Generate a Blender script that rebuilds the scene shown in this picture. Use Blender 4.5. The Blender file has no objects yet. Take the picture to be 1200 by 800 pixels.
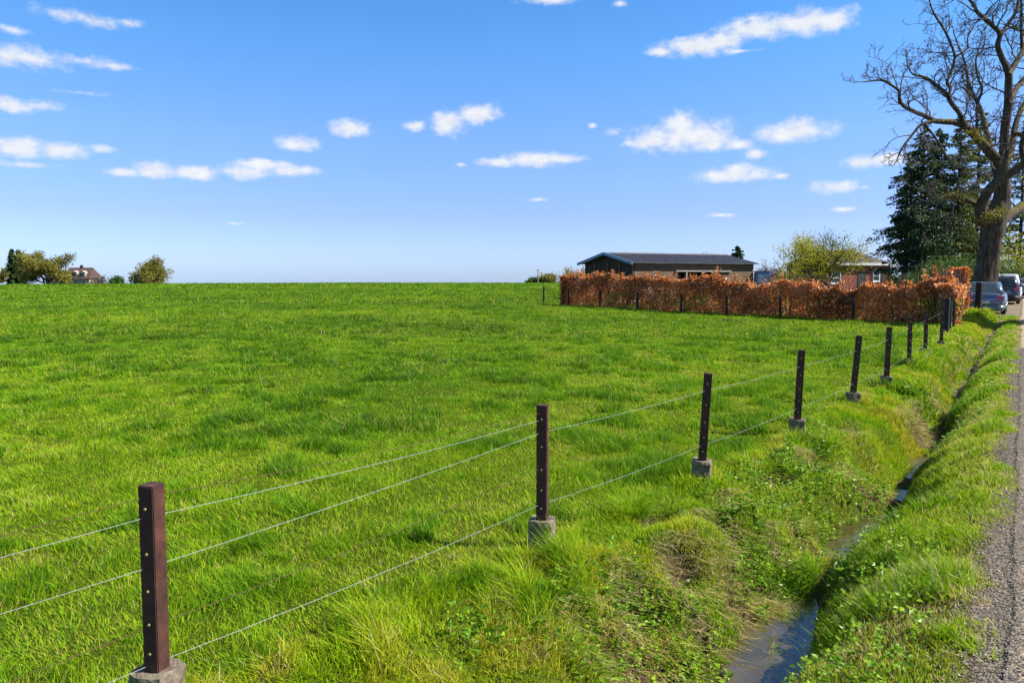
import bpy, bmesh, math, random
import numpy as np
from mathutils import Vector

SC = bpy.context.scene
COL = SC.collection
PI = math.pi
F = 867.0            # focal length of the lens in photograph pixels (26 mm on 36 mm, 1200 px)
CAMZ = 2.0
PITCH = math.atan(78.0 / F)
RNG = np.random.default_rng(7)

# ------------------------------------------------------------------ survey helpers (used to measure where things stand)
def slope(px, py):
    a = (px - 600) / F; b = (400 - py) / F
    dy = math.cos(PITCH) + b * math.sin(PITCH)
    dz = -math.sin(PITCH) + b * math.cos(PITCH)
    return a / dy, dz / dy

def at(px, py, Y):
    sx, sz = slope(px, py)
    return Vector((sx * Y, Y, CAMZ + sz * Y))

EU = (0.568, 0.823)       # direction of the lane
EV = (0.823, -0.568)      # across the lane, to the right
def uv(x, y): return EU[0] * x + EU[1] * y, EV[0] * x + EV[1] * y
def xy(u, v): return EU[0] * u + EV[0] * v, EU[1] * u + EV[1] * v

# ------------------------------------------------------------------ noise
_T = np.random.default_rng(3).random((256, 256))
def vn(x, y, s=0):
    x = np.asarray(x, float) + 17.3 * s; y = np.asarray(y, float) - 9.1 * s
    xi = np.floor(x).astype(int); yi = np.floor(y).astype(int)
    fx = x - xi; fy = y - yi
    fx = fx * fx * (3 - 2 * fx); fy = fy * fy * (3 - 2 * fy)
    g = lambda i, j: _T[i & 255, j & 255]
    a = g(xi, yi) * (1 - fx) + g(xi + 1, yi) * fx
    b = g(xi, yi + 1) * (1 - fx) + g(xi + 1, yi + 1) * fx
    return a * (1 - fy) + b * fy
def fbm(x, y, s=0, o=3):
    r = 0; a = 1; t = 0
    for k in range(o):
        r = r + a * vn(np.asarray(x) * 2 ** k, np.asarray(y) * 2 ** k, s + k * 5); t += a; a *= .5
    return r / t
def ss(a, b, x):
    t = np.clip((np.asarray(x, float) - a) / (b - a), 0, 1); return t * t * (3 - 2 * t)

# ------------------------------------------------------------------ objects
def link(o, parent=None):
    COL.objects.link(o)
    if parent is not None: o.parent = parent
    return o
def tag(o, label=None, cat=None, group=None, kind=None):
    if label: o['label'] = label
    if cat: o['category'] = cat
    if group: o['group'] = group
    if kind: o['kind'] = kind
    return o
def empty(name, loc, rz=0.0):
    o = bpy.data.objects.new(name, None); o.empty_display_size = .3
    o.location = loc; o.rotation_euler = (0, 0, rz); return link(o)
def mesh_np(name, verts, loops, totals, mat, parent=None, attrs=None, smooth=False, mats=None, midx=None):
    me = bpy.data.meshes.new(name)
    verts = np.asarray(verts, np.float32); loops = np.asarray(loops, np.int32).ravel(); totals = np.asarray(totals, np.int32)
    me.vertices.add(len(verts)); me.vertices.foreach_set('co', verts.ravel())
    me.loops.add(len(loops)); me.loops.foreach_set('vertex_index', loops)
    me.polygons.add(len(totals))
    st = np.zeros(len(totals), np.int32); st[1:] = np.cumsum(totals)[:-1]
    me.polygons.foreach_set('loop_start', st); me.polygons.foreach_set('loop_total', totals)
    me.polygons.foreach_set('use_smooth', np.full(len(totals), smooth, bool))
    if mats:
        for m in mats: me.materials.append(m)
        me.polygons.foreach_set('material_index', np.asarray(midx, np.int32))
    elif mat: me.materials.append(mat)
    for k, a in (attrs or {}).items():
        at_ = me.attributes.new(k, 'FLOAT', 'POINT'); at_.data.foreach_set('value', np.asarray(a, np.float32))
    me.update(calc_edges=True)
    return link(bpy.data.objects.new(name, me), parent)

class MB:
    """collects polygons of one part and links them as one mesh"""
    def __init__(s): s.v = []; s.f = []
    def add(s, vs, fs):
        n = len(s.v); s.v += [tuple(v) for v in vs]; s.f += [[i + n for i in f] for f in fs]; return s
    def box(s, x0, x1, y0, y1, z0, z1):
        return s.add([(x0,y0,z0),(x1,y0,z0),(x1,y1,z0),(x0,y1,z0),(x0,y0,z1),(x1,y0,z1),(x1,y1,z1),(x0,y1,z1)],
                     [(0,3,2,1),(4,5,6,7),(0,1,5,4),(1,2,6,5),(2,3,7,6),(3,0,4,7)])
    def beam(s, a, b, w, h, up=(0, 0, 1)):
        a = Vector(a); b = Vector(b); d = (b - a).normalized(); r = d.cross(Vector(up)).normalized() * (w / 2); t = r.cross(d).normalized() * (h / 2)
        vs = [a - r - t, a + r - t, a + r + t, a - r + t, b - r - t, b + r - t, b + r + t, b - r + t]
        return s.add(vs, [(0,3,2,1),(4,5,6,7),(0,1,5,4),(1,2,6,5),(2,3,7,6),(3,0,4,7)])
    def prism(s, poly, d):
        """poly: list of 3D points (planar), extruded by d"""
        d = Vector(d); n = len(poly); vs = [Vector(p) for p in poly] + [Vector(p) + d for p in poly]
        fs = [tuple(range(n))[::-1], tuple(range(n, 2 * n))] + [(i, (i + 1) % n, n + (i + 1) % n, n + i) for i in range(n)]
        return s.add(vs, fs)
    def cyl(s, a, b, r0, r1=None, n=12):
        a = Vector(a); b = Vector(b); r1 = r0 if r1 is None else r1
        d = (b - a).normalized(); x = d.orthogonal().normalized(); y = d.cross(x)
        vs = [a + (x * math.cos(2*PI*i/n) + y * math.sin(2*PI*i/n)) * r0 for i in range(n)] + [b + (x * math.cos(2*PI*i/n) + y * math.sin(2*PI*i/n)) * r1 for i in range(n)]
        return s.add(vs, [tuple(range(n))[::-1], tuple(range(n, 2*n))] + [(i, (i+1) % n, n + (i+1) % n, n + i) for i in range(n)])
    def loft(s, rings, cap=True):
        n = len(rings[0]); vs = [p for r in rings for p in r]; fs = []
        for k in range(len(rings) - 1):
            for i in range(n): fs.append((k*n+i, k*n+(i+1) % n, (k+1)*n+(i+1) % n, (k+1)*n+i))
        if cap: fs += [tuple(range(n))[::-1], tuple(range((len(rings)-1)*n, len(rings)*n))]
        return s.add(vs, fs)
    def build(s, name, mat, parent=None, bevel=0, smooth=False, seg=2):
        me = bpy.data.meshes.new(name); me.from_pydata(s.v, [], s.f)
        bm = bmesh.new(); bm.from_mesh(me)
        bmesh.ops.recalc_face_normals(bm, faces=bm.faces)
        if bevel: bmesh.ops.bevel(bm, geom=list(bm.edges), offset=bevel, segments=seg, affect='EDGES', clamp_overlap=True)
        bm.to_mesh(me); bm.free()
        if smooth:
            me.polygons.foreach_set('use_smooth', [True] * len(me.polygons))
        me.materials.append(mat)
        return link(bpy.data.objects.new(name, me), parent)

def tubes(branches, sides=5):
    """branches: list of (points Nx3, radii N) -> verts, loops, totals"""
    V = []; L = []; off = 0
    ang = np.arange(sides) * 2 * PI / sides
    ca = np.cos(ang); sa = np.sin(ang)
    for P, R in branches:
        P = np.asarray(P, float); R = np.asarray(R, float); n = len(P)
        T = np.gradient(P, axis=0); T /= np.linalg.norm(T, axis=1)[:, None] + 1e-9
        ref = np.array([.3, .9, .1]) if abs(T[0][2]) > .6 else np.array([.1, .2, 1.])
        A = np.cross(T, ref); A /= np.linalg.norm(A, axis=1)[:, None] + 1e-9
        B = np.cross(T, A)
        ring = P[:, None, :] + (A[:, None, :] * ca[None, :, None] + B[:, None, :] * sa[None, :, None]) * R[:, None, None]
        V.append(ring.reshape(-1, 3))
        i = np.arange(n - 1)[:, None] * sides + np.arange(sides)[None, :]
        j = np.arange(n - 1)[:, None] * sides + (np.arange(sides)[None, :] + 1) % sides
        L.append((np.stack([i, j, j + sides, i + sides], -1) + off).reshape(-1)); off += n * sides
    V = np.concatenate(V); L = np.concatenate(L)
    return V, L, np.full(len(L) // 4, 4)

def leaf_mesh(name, C, D, ln, wd, tint, mat, parent=None, fold=.25):
    """rhombus leaves: centres C, directions D, lengths, widths, a tint per leaf"""
    n = len(C); ln = np.broadcast_to(ln, n)[:, None]; wd = np.broadcast_to(wd, n)[:, None]
    D = D / (np.linalg.norm(D, axis=1)[:, None] + 1e-9)
    r = RNG.normal(size=(n, 3)); S = np.cross(D, r); S /= np.linalg.norm(S, axis=1)[:, None] + 1e-9
    N = np.cross(D, S)
    b = C - D * ln / 2; t = C + D * ln / 2
    l = C + S * wd / 2 + N * wd * fold; q = C - S * wd / 2 + N * wd * fold
    V = np.stack([b, l, t, q], 1).reshape(-1, 3)
    k = np.arange(n)[:, None] * 4
    L = (k + np.array([[0, 1, 2, 0, 2, 3]])).reshape(-1)
    return mesh_np(name, V, L, np.full(2 * n, 3), mat, parent, {'tint': np.repeat(tint, 4)})

def blade_data(B, h, w, yaw, lean, curl, segs=2):
    """grass blades: base points B, heights, widths, heading of the flat side, lean vector (x, y), curl"""
    n = len(B); S = np.stack([np.cos(yaw), np.sin(yaw), np.zeros(n)], 1)
    ts = [0, .5, 1] if segs == 2 else [0, 1]
    rows = []
    for k, t in enumerate(ts):
        c = B.copy()
        c[:, 0] += lean[:, 0] * h * (t ** 1.7); c[:, 1] += lean[:, 1] * h * (t ** 1.7)
        c[:, 2] += h * (t - curl * t * t)
        if t < 1:
            hw = (w * (.5 if t == 0 else .42))[:, None]
            rows += [c - S * hw, c + S * hw]
        else: rows.append(c)
    V = np.stack(rows, 1).reshape(-1, 3); m = len(rows)
    k = np.arange(n)[:, None] * m
    if segs == 2:
        L = (k + np.array([[0, 1, 3, 2, 2, 3, 4]])).reshape(-1); T = np.tile([4, 3], n)
    else:
        L = (k + np.array([[0, 1, 2]])).reshape(-1); T = np.full(n, 3)
    return V, L, T, m

# ------------------------------------------------------------------ materials
class NT:
    def __init__(s, name):
        s.m = bpy.data.materials.new(name); s.m.use_nodes = True; s.t = s.m.node_tree; s.t.nodes.clear()
        s.out = s.n('ShaderNodeOutputMaterial')
    def n(s, typ, **kw):
        o = s.t.nodes.new(typ)
        for k, v in kw.items():
            if k.startswith('i_'): o.inputs[k[2:].replace('_', ' ')].default_value = v
            else: setattr(o, k, v)
        return o
    def l(s, a, b): s.t.links.new(a, b)
    def ramp(s, fac, stops, interp='LINEAR'):
        r = s.n('ShaderNodeValToRGB'); e = r.color_ramp.elements; r.color_ramp.interpolation = interp
        while len(e) < len(stops): e.new(.5)
        for q, (p, c) in zip(e, stops): q.position = p; q.color = (*c, 1) if len(c) == 3 else c
        if fac is not None: s.l(fac, r.inputs[0])
        return r.outputs[0]
    def noise(s, scale, detail=4, vec=None, rough=.55, out=0):
        t = s.n('ShaderNodeTexNoise'); t.inputs['Scale'].default_value = scale; t.inputs['Detail'].default_value = detail; t.inputs['Roughness'].default_value = rough
        if vec is not None: s.l(vec, t.inputs['Vector'])
        return t.outputs[out]
    def mix(s, f, a, b, mode='MIX'):
        x = s.n('ShaderNodeMix', data_type='RGBA', blend_type=mode)
        for sock, v in ((x.inputs[0], f), (x.inputs[6], a), (x.inputs[7], b)):
            if hasattr(v, 'node'): s.l(v, sock)
            elif isinstance(v, (int, float)): sock.default_value = v
            else: sock.default_value = (*v, 1)
        return x.outputs[2]
    def coord(s, which='Object'): return s.n('ShaderNodeTexCoord').outputs[which]
    def mapped(s, vec, scale):
        m = s.n('ShaderNodeMapping'); m.inputs['Scale'].default_value = scale; s.l(vec, m.inputs['Vector']); return m.outputs[0]
    def bump(s, hgt, strength=.4, dist=.02):
        b = s.n('ShaderNodeBump'); b.inputs['Strength'].default_value = strength; b.inputs['Distance'].default_value = dist; s.l(hgt, b.inputs['Height']); return b.outputs[0]
    def attr(s, name): return s.n('ShaderNodeAttribute', attribute_name=name).outputs['Fac']
    def bsdf(s, color, rough=.7, metal=0, spec=.5, normal=None, **kw):
        b = s.n('ShaderNodeBsdfPrincipled')
        if hasattr(color, 'node'): s.l(color, b.inputs['Base Color'])
        else: b.inputs['Base Color'].default_value = (*color, 1)
        if hasattr(rough, 'node'): s.l(rough, b.inputs['Roughness'])
        else: b.inputs['Roughness'].default_value = rough
        b.inputs['Metallic'].default_value = metal; b.inputs['Specular IOR Level'].default_value = spec
        if normal is not None: s.l(normal, b.inputs['Normal'])
        for k, v in kw.items(): b.inputs[k.replace('_', ' ')].default_value = v
        return b
    def done(s, sh):
        s.l(sh.outputs[0], s.out.inputs[0]); return s.m

def leaf_mat(name, stops, trans=.35, spec=.3, rough=.5):
    t = NT(name); c = t.ramp(t.attr('tint'), stops)
    b = t.bsdf(c, rough, 0, spec)
    tr = t.n('ShaderNodeBsdfTranslucent'); t.l(c, tr.inputs[0])
    m = t.n('ShaderNodeMixShader'); m.inputs[0].default_value = trans
    t.l(b.outputs[0], m.inputs[1]); t.l(tr.outputs[0], m.inputs[2])
    return t.done(m)

def plain(name, col, rough=.6, metal=0, spec=.5, var=.25, scale=6, bump=0, **kw):
    t = NT(name); co = t.coord(); n = t.noise(scale, 5, co)
    c = t.ramp(n, [(.3, [x * (1 - var) for x in col]), (.7, [min(1, x * (1 + var)) for x in col])])
    return t.done(t.bsdf(c, rough, metal, spec, t.bump(n, bump, .02) if bump else None, **kw))

M = {}
GRASS_STOPS = [(0, (.045, .115, .006)), (.25, (.090, .205, .008)), (.5, (.18, .36, .008)), (.68, (.34, .47, .010)), (.80, (.46, .46, .025)), (.88, (.50, .41, .13)), (1, (.62, .50, .28))]
M['grass'] = leaf_mat('grass_blades', GRASS_STOPS, .42, .09, .5)
M['weed'] = leaf_mat('weed_leaves', [(0, (.07, .16, .009)), (.5, (.19, .35, .014)), (1, (.36, .48, .03))], .42, .3, .42)
M['beech'] = leaf_mat('beech_leaves', [(0, (.11, .040, .014)), (.3, (.36, .115, .026)), (.55, (.64, .22, .042)), (.74, (.80, .36, .08)), (.86, (.74, .46, .32)), (.93, (.30, .26, .03)), (1, (.34, .31, .03))], .6, .7, .33)
M['spruce'] = leaf_mat('spruce_needles', [(0, (.014, .030, .007)), (.6, (.038, .078, .014)), (1, (.10, .16, .022))], .12, .25, .55)
M['pine'] = leaf_mat('pine_needles', [(0, (.020, .042, .014)), (.5, (.06, .095, .022)), (1, (.19, .20, .03))], .2, .25, .55)
M['willow'] = leaf_mat('spring_leaves', [(0, (.22, .22, .012)), (.5, (.48, .46, .018)), (1, (.70, .62, .04))], .4, .3, .5)
M['olive'] = leaf_mat('olive_leaves', [(0, (.09, .10, .02)), (.5, (.22, .20, .03)), (1, (.36, .30, .045))], .3, .3, .5)
M['green'] = leaf_mat('bush_leaves', [(0, (.016, .042, .010)), (.5, (.05, .12, .016)), (1, (.20, .28, .025))], .3, .3, .5)
M['mauve'] = leaf_mat('mauve_twigs', [(0, (.10, .075, .065)), (1, (.24, .19, .17))], .1, .2, .6)

def bark(name, c0, c1, moss=None, scale=3.0):
    t = NT(name); co = t.coord(); st = t.mapped(co, (scale * 3, scale * 3, scale * .5))
    n = t.noise(2.0, 6, st, .65); c = t.ramp(n, [(.32, c0), (.66, c1)])
    if moss:
        nn = t.noise(.9, 4, co); g = t.n('ShaderNodeNewGeometry'); sp = t.n('ShaderNodeSeparateXYZ'); t.l(g.outputs['Normal'], sp.inputs[0])
        ad = t.n('ShaderNodeMath', operation='MULTIPLY_ADD'); t.l(sp.outputs[2], ad.inputs[0]); ad.inputs[1].default_value = .22; t.l(nn, ad.inputs[2])
        f = t.ramp(ad.outputs[0], [(.58, (0, 0, 0)), (.72, (1, 1, 1))]); c = t.mix(f, c, moss)
    return t.done(t.bsdf(c, .9, 0, .2, t.bump(n, .9, .06)))
M['oak_bark'] = bark('oak_bark', (.016, .011, .007), (.120, .092, .062), (.13, .11, .018), 1.6)
M['twig'] = bark('twig_bark', (.07, .055, .045), (.17, .14, .12))
M['dark_bark'] = bark('dark_bark', (.03, .024, .02), (.10, .08, .06))
M['stem'] = bark('stem_bark', (.05, .035, .025), (.13, .09, .06))
M['lime_bark'] = bark('lime_bark', (.06, .055, .03), (.15, .14, .06))

def mk_rust():
    t = NT('rusty_steel'); co = t.coord(); n = t.noise(14, 6, co, .7); n2 = t.noise(55, 4, co)
    c = t.ramp(n, [(.25, (.016, .008, .006)), (.5, (.060, .022, .014)), (.7, (.115, .040, .024)), (.85, (.19, .085, .055))])
    c = t.mix(t.ramp(n2, [(.55, (0, 0, 0)), (.75, (.5, .5, .5))]), c, (.035, .02, .016))
    return t.done(t.bsdf(c, .75, 0, .35, t.bump(n2, .35, .004)))
M['rust'] = mk_rust()
def mk_concrete():
    t = NT('rough_concrete'); co = t.coord(); n = t.noise(9, 8, co, .7); v = t.n('ShaderNodeTexVoronoi'); v.inputs['Scale'].default_value = 38; t.l(co, v.inputs[0])
    c = t.ramp(n, [(.3, (.06, .044, .030)), (.52, (.19, .150, .106)), (.75, (.40, .335, .255))])
    c = t.mix(t.ramp(v.outputs[0], [(0, (.55, .55, .55)), (.16, (0, 0, 0))]), c, (.05, .042, .034))
    g = t.noise(5, 3, co, .5); c = t.mix(t.ramp(g, [(.58, (0, 0, 0)), (.7, (.6, .6, .6))]), c, (.09, .10, .035))
    return t.done(t.bsdf(c, .95, 0, .2, t.bump(n, 1.0, .03)))
M['concrete'] = mk_concrete()
M['wire'] = plain('galvanised_wire', (.30, .32, .31), .5, .35, .5, .15, 40)
M['rust_wire'] = plain('rusted_wire', (.12, .055, .03), .8, .2, .4, .3, 40)
M['clip'] = plain('brass_clip', (.42, .33, .12), .5, .5, .5, .25, 60)
M['tar'] = plain('tarred_timber', (.022, .020, .019), .8, 0, .3, .45, 20, .4)
M['black'] = plain('black_plastic', (.016, .016, .017), .6, 0, .4, .2, 12)

def mk_ground():
    t = NT('ground_soil'); co = t.coord(); a = t.attr('cover')   # 0 turf, .5 bare earth, 1 gravel
    n = t.noise(2.2, 6, co); n2 = t.noise(24, 5, co, .7); n3 = t.noise(.35, 4, co)
    turf = t.ramp(n2, [(.3, (.026, .034, .006)), (.55, (.060, .080, .010)), (.75, (.115, .140, .014))])
    turf = t.mix(t.ramp(n3, [(.35, (0, 0, 0)), (.7, (.5, .5, .5))]), turf, (.09, .10, .012))
    dirt = t.ramp(n2, [(.3, (.035, .022, .013)), (.55, (.085, .058, .036)), (.8, (.18, .135, .09))])
    v = t.n('ShaderNodeTexVoronoi'); v.inputs['Scale'].default_value = 55; t.l(co, v.inputs[0])
    grav = t.ramp(v.outputs['Color'], [(.1, (.10, .076, .052)), (.5, (.195, .150, .104)), (.9, (.34, .275, .20))])
    grav = t.mix(t.ramp(n, [(.4, (0, 0, 0)), (.7, (.5, .5, .5))]), grav, (.15, .125, .095))
    c = t.mix(t.ramp(a, [(.12, (0, 0, 0)), (.42, (1, 1, 1))]), turf, dirt)
    c = t.mix(t.ramp(a, [(.6, (0, 0, 0)), (.85, (1, 1, 1))]), c, grav)
    return t.done(t.bsdf(c, 1.0, 0, .02, t.bump(n2, .9, .03)))
M['ground'] = mk_ground()
def mk_road():
    t = NT('worn_asphalt'); co = t.coord(); v = t.n('ShaderNodeTexVoronoi'); v.inputs['Scale'].default_value = 150; t.l(co, v.inputs[0])
    n = t.noise(1.3, 6, co, .65); n2 = t.noise(60, 3, co)
    c = t.ramp(v.outputs['Color'], [(.1, (.31, .240, .155)), (.5, (.36, .280, .185)), (.9, (.41, .325, .22))])
    c = t.mix(t.ramp(n, [(.36, (0, 0, 0)), (.68, (.7, .7, .7))]), c, (.30, .225, .145))
    w = t.noise(2.0, 5, co, .6); cr = t.ramp(w, [(.492, (0, 0, 0)), (.498, (.5, .5, .5)), (.504, (0, 0, 0))])
    c = t.mix(cr, c, (.05, .045, .04))
    return t.done(t.bsdf(c, .9, 0, .3, t.bump(n2, .35, .006)))
M['road'] = mk_road()
def mk_water():
    t = NT('ditch_water'); co = t.coord(); n = t.noise(7, 3, co); n2 = t.noise(3, 4, co)
    c = t.ramp(n2, [(.4, (.050, .038, .016)), (.7, (.10, .078, .034))])
    return t.done(t.bsdf(c, .03, 0, .9, t.bump(n, .4, .02)))
M['water'] = mk_water()
M['stone'] = leaf_mat('loose_stones', [(0, (.07, .056, .042)), (.5, (.17, .14, .108)), (1, (.36, .31, .25))], 0, .2, .9)

# ------------------------------------------------------------------ the fence line, measured
POSTS = [  # top x,y ; foot of the steel x,y ; foot of the concrete y
    (177, 567, 184, 782, 832), (636, 474, 635.5, 607, 640), (830, 437, 823, 538, 565), (939.5, 410, 934.5, 490, 508),
    (1007, 393, 1000, 459, 470), (1042.5, 383, 1039, 440, 452), (1067, 371, 1065.5, 420.5, 428), (1086, 364, 1084.5, 408, 414)]
PL = .85
posts = []
for tx, ty, bx, by, cy in POSTS:
    Y = PL / (slope(tx, ty)[1] - slope(bx, by)[1])
    posts.append([at(bx, by, Y), at(tx, ty, Y), at(bx, cy, Y)])
p9 = [at(1103, 399, 18.9), at(1106, 350, 18.9), at(1103, 404, 18.9)]
pu = [uv(p[0].x, p[0].y) for p in posts]
FU = [-12, -.95] + [a for a, b in pu] + [22, 30, 36, 60]
FV = [-4.7, pu[0][1] - .36] + [b for a, b in pu] + [-1.82, -2.0, -1.75, -2.6]
FZ = [-.04, -.04] + [p[2].z for p in posts] + [.22, .26, .55, .25]
FZ[2] = -.03
def v_f(u): return np.interp(u, FU, FV)
def z_f(u): return np.interp(u, FU, FZ)
def v_d(u): return np.interp(u, [-12, 3, 4.9, 7.8, 11.7, 16, 23.7, 34, 45], [-1.6, -1.30, -1.22, -1.09, -.93, -.95, -.88, -.75, -.7]) + .06 * np.sin(np.asarray(u) * 1.7) * ss(30, 10, u)
def z_d(u): return np.interp(u, [-12, 5.4, 6.2, 7.0, 8.4, 8.9, 9.4, 9.9, 10.5, 12, 13, 17, 24, 32, 38, 60], [-.60, -.59, -.47, -.58, -.57, -.49, -.55, -.48, -.55, -.55, -.49, -.44, -.22, .02, .2, .24])
def w_d(u):
    u = np.asarray(u, float); w = .03 + 0 * u
    for c, s, k in ((4.4, .70, .11), (7.8, .50, .19), (9.5, .30, .06), (11.3, .6, .11), (13.0, .4, .05)): w = w + k * np.exp(-((u - c) / s) ** 2)
    return w
ZR = .25
HOL = []   # eroded hollows of the bank: x, y, radius, depth
for px, py, r, dp in ((905, 578, .20, .20), (868, 612, .16, .15), (838, 645, .17, .16), (884, 690, .26, .22), (925, 640, .18, .14), (800, 690, .18, .15), (748, 722, .20, .16), (770, 640, .15, .12), (690, 760, .18, .13), (955, 560, .18, .15), (990, 520, .22, .15), (850, 745, .16, .12)):
    p = at(px, py, 2.2 * F / (py - 322)); HOL.append((p.x, p.y, r * 1.05, dp * 1.6))
def near_hollow(x, y, k=1.9):
    q = np.zeros_like(x)
    for hx, hy, r, dp in HOL: q = np.maximum(q, np.exp(-(((x - hx) / (r * k)) ** 2 + ((y - hy) / (r * k)) ** 2)))
    return q
def v_r(u): return np.interp(u, [-12, 20, 34, 37.5, 40, 80], [-.2, -.2, -.24, -.3, -2.4, -2.6])
def terrain(x, y):
    x = np.asarray(x, float); y = np.asarray(y, float); u, v = uv(x, y)
    vf, vd, vr, zf, zd, wd = v_f(u), v_d(u), v_r(u), z_f(u), z_d(u), w_d(u)
    vd = np.where(u > 36, np.minimum(vd, -.7), vd)
    d = np.hypot(x, y)
    Ff = .15 * ss(8, 28, y) + .35 * (fbm(x / 45, y / 45, 4, 2) - .5) * ss(25, 90, d)
    zfield = Ff + (zf - Ff) * np.exp(-np.clip(vf - v, 0, None) / 3.0)
    drop = np.clip(d - 150, 0, None); zfield = zfield - np.where(drop < 60, drop ** 2 / 120 * .022, 30 * .022 + (drop - 60) * .022)
    bump = .05 * (fbm(x * .9, y * .9, 1, 3) - .5) + .03 * (vn(x * 2.6, y * 2.6, 2) - .5)
    t = np.clip((v - vf) / np.maximum(vd - wd - vf, .1), 0, 1)
    tn = t + .55 * (fbm(x * 1.15, y * 1.15, 8, 3) - .5) * np.sin(PI * np.clip(t, 0, 1)); s = .42 * t ** 1.2 + .58 * ss(.52, .86, tn); s = np.maximum(s, ss(.86, 1.0, t))
    s = s + .16 * (fbm(x * 3.0, y * 3.0, 12, 3) - .5) * np.sin(PI * t)
    zb = zf + (zd - zf) * s
    lo = np.minimum(zb, -.45)
    for hx, hy, r, dp in HOL:
        zb = zb - dp * np.exp(-(((x - hx) / r) ** 2 + ((y - hy) / r) ** 2)) + .75 * dp * np.exp(-(((x - hx + .9 * r) / (1.25 * r)) ** 2 + ((y - hy - .9 * r) / (1.25 * r)) ** 2)) * np.sin(PI * np.clip(t, 0, 1))
    zb = np.maximum(zb, lo)
    t2 = np.clip((v - vd - wd) / np.maximum(vr - vd - wd, .1), 0, 1)
    zv = zd + (ZR - .02 - zd) * np.interp(t2 + .14 * (fbm(x * 2.0, y * 2.0, 9, 3) - .5) * np.sin(PI * t2), [0, .12, .28, .52, 1], [0, .26, .50, .74, 1])
    z = np.where(v < vf, zfield, np.where(v < vd, zb, zv))
    z = np.where(v > vr, ZR - .014, z)
    far = np.clip(v - 5.2, 0, None)
    z = np.where(v > 5.2, ZR - .03 + .15 * ss(0, 2, far) - np.clip(d - 200, 0, None) * .022, z)
    park = ss(36.5, 39.5, u) * (v > -2.6) * (v < 0)
    bm = bump * np.where(v > vr, .0, np.where(v > vd, .6, 1.2)) * np.where((v > vd - wd) & (v < vd + wd), .3, 1)
    z = z * (1 - park) + (ZR - .03) * park + bm * (1 - park)
    return z
def ground_z(x, y): return float(terrain(np.array([x]), np.array([y]))[0])

# ------------------------------------------------------------------ ground, road, water
def axis(a, b, c, step, grow, lo, hi):
    fine = list(np.arange(a, b, step)); s = step; x = b; up = []
    while x < hi: up.append(x); s = min(s * grow, 60); x += s
    s = step; x = a; dn = []
    while x > lo: s = min(s * grow, 60); x -= s; dn.append(x)
    return np.array(dn[::-1] + fine + up)
us = axis(1.5, 16, 0, .06, 1.035, -40, 2500); vs = axis(-4.4, .6, 0, .045, 1.045, -1800, 1800)
U, V_ = np.meshgrid(us, vs, indexing='ij'); X = EU[0] * U + EV[0] * V_; Yg = EU[1] * U + EV[1] * V_
Z = terrain(X, Yg)
vd_, wd_, vr_, vf_ = v_d(U), w_d(U), v_r(U), v_f(U)
cover = np.where(V_ > vr_ + .11 + .3 * (fbm(X * 2.2, Yg * 2.2, 3) - .5), 1.0, 0.0)
tb = (V_ - vf_) / np.maximum(vd_ - vf_, .1)
cover = np.where((tb > .35) & (V_ < vd_ + wd_ + .05), np.clip(1.2 * (fbm(X * 1.4, Yg * 1.4, 11) - .48) + .45 * ss(.6, .95, tb), 0, .5), cover)
cover = np.where((V_ > vf_) & (V_ < vd_) & (U < 16), np.maximum(cover, .5 * near_hollow(X, Yg, 1.1)), cover)
cover = np.where((U > 17) & (np.abs(V_ - vd_) < .16), .8, cover)
cover = np.where((U > 38.5) & (V_ > -2.7) & (V_ < .3), 1, cover)
cover = np.where(V_ > 5.3, 0, cover)
nu, nv = len(us), len(vs)
idx = np.arange(nu * nv).reshape(nu, nv)
quads = np.stack([idx[:-1, :-1], idx[1:, :-1], idx[1:, 1:], idx[:-1, 1:]], -1).reshape(-1, 4)[:, ::-1]
g = mesh_np('ground', np.stack([X, Yg, Z], -1).reshape(-1, 3), quads, np.full(len(quads), 4), M['ground'], None, {'cover': cover.ravel()}, True)
tag(g, 'pasture ground with a ditch bank falling to the lane', kind='structure')

ru = np.concatenate([np.arange(-30, 36, .1), np.arange(36, 400, 2.)])
edge = np.interp(ru, [-30, 20, 36, 40, 400], [.035, .035, -.04, -.02, -.02]) + .08 * (fbm(ru * 1.6, ru * 0, 5, 5) - .5)
rv = []; cols = [0, .09, .3, 1, 2.2, 4.4]
for j, c in enumerate(cols):
    v = edge + c; x, y = xy(ru, v); z = np.full_like(ru, ZR + .004 + (.006 if 0 < j else -.016) + .03 * min(1, c / 2.2) * (1 if c < 3 else 0))
    z = z - np.clip(ru - 200, 0, None) * .02
    rv.append(np.stack([x, y, z], -1))
rv = np.stack(rv, 1); n1, n2 = rv.shape[:2]; ridx = np.arange(n1 * n2).reshape(n1, n2)
rq = np.stack([ridx[:-1, :-1], ridx[:-1, 1:], ridx[1:, 1:], ridx[1:, :-1]], -1).reshape(-1, 4)
rq = rq[:, ::-1] if False else rq
r = mesh_np('road', rv.reshape(-1, 3), rq, np.full(len(rq), 4), M['road'], None, None, True); tag(r, 'narrow worn asphalt lane with a crumbling gravel edge', kind='structure')

wu = np.arange(1.0, 18, .2); wl = []
for sgn in (-1, 1):
    v = v_d(wu) + sgn * .62; x, y = xy(wu, v); wl.append(np.stack([x, y, np.full_like(wu, -.515)], -1))
wv = np.stack(wl, 1); k = np.arange(len(wu) - 1)[:, None] * 2
w = mesh_np('ditch_water', wv.reshape(-1, 3), (k + np.array([[0, 1, 3, 2]])).reshape(-1), np.full(len(wu) - 1, 4), M['water'], None, None, True)
tag(w, 'shallow brown water lying in the ditch', kind='structure')

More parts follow.
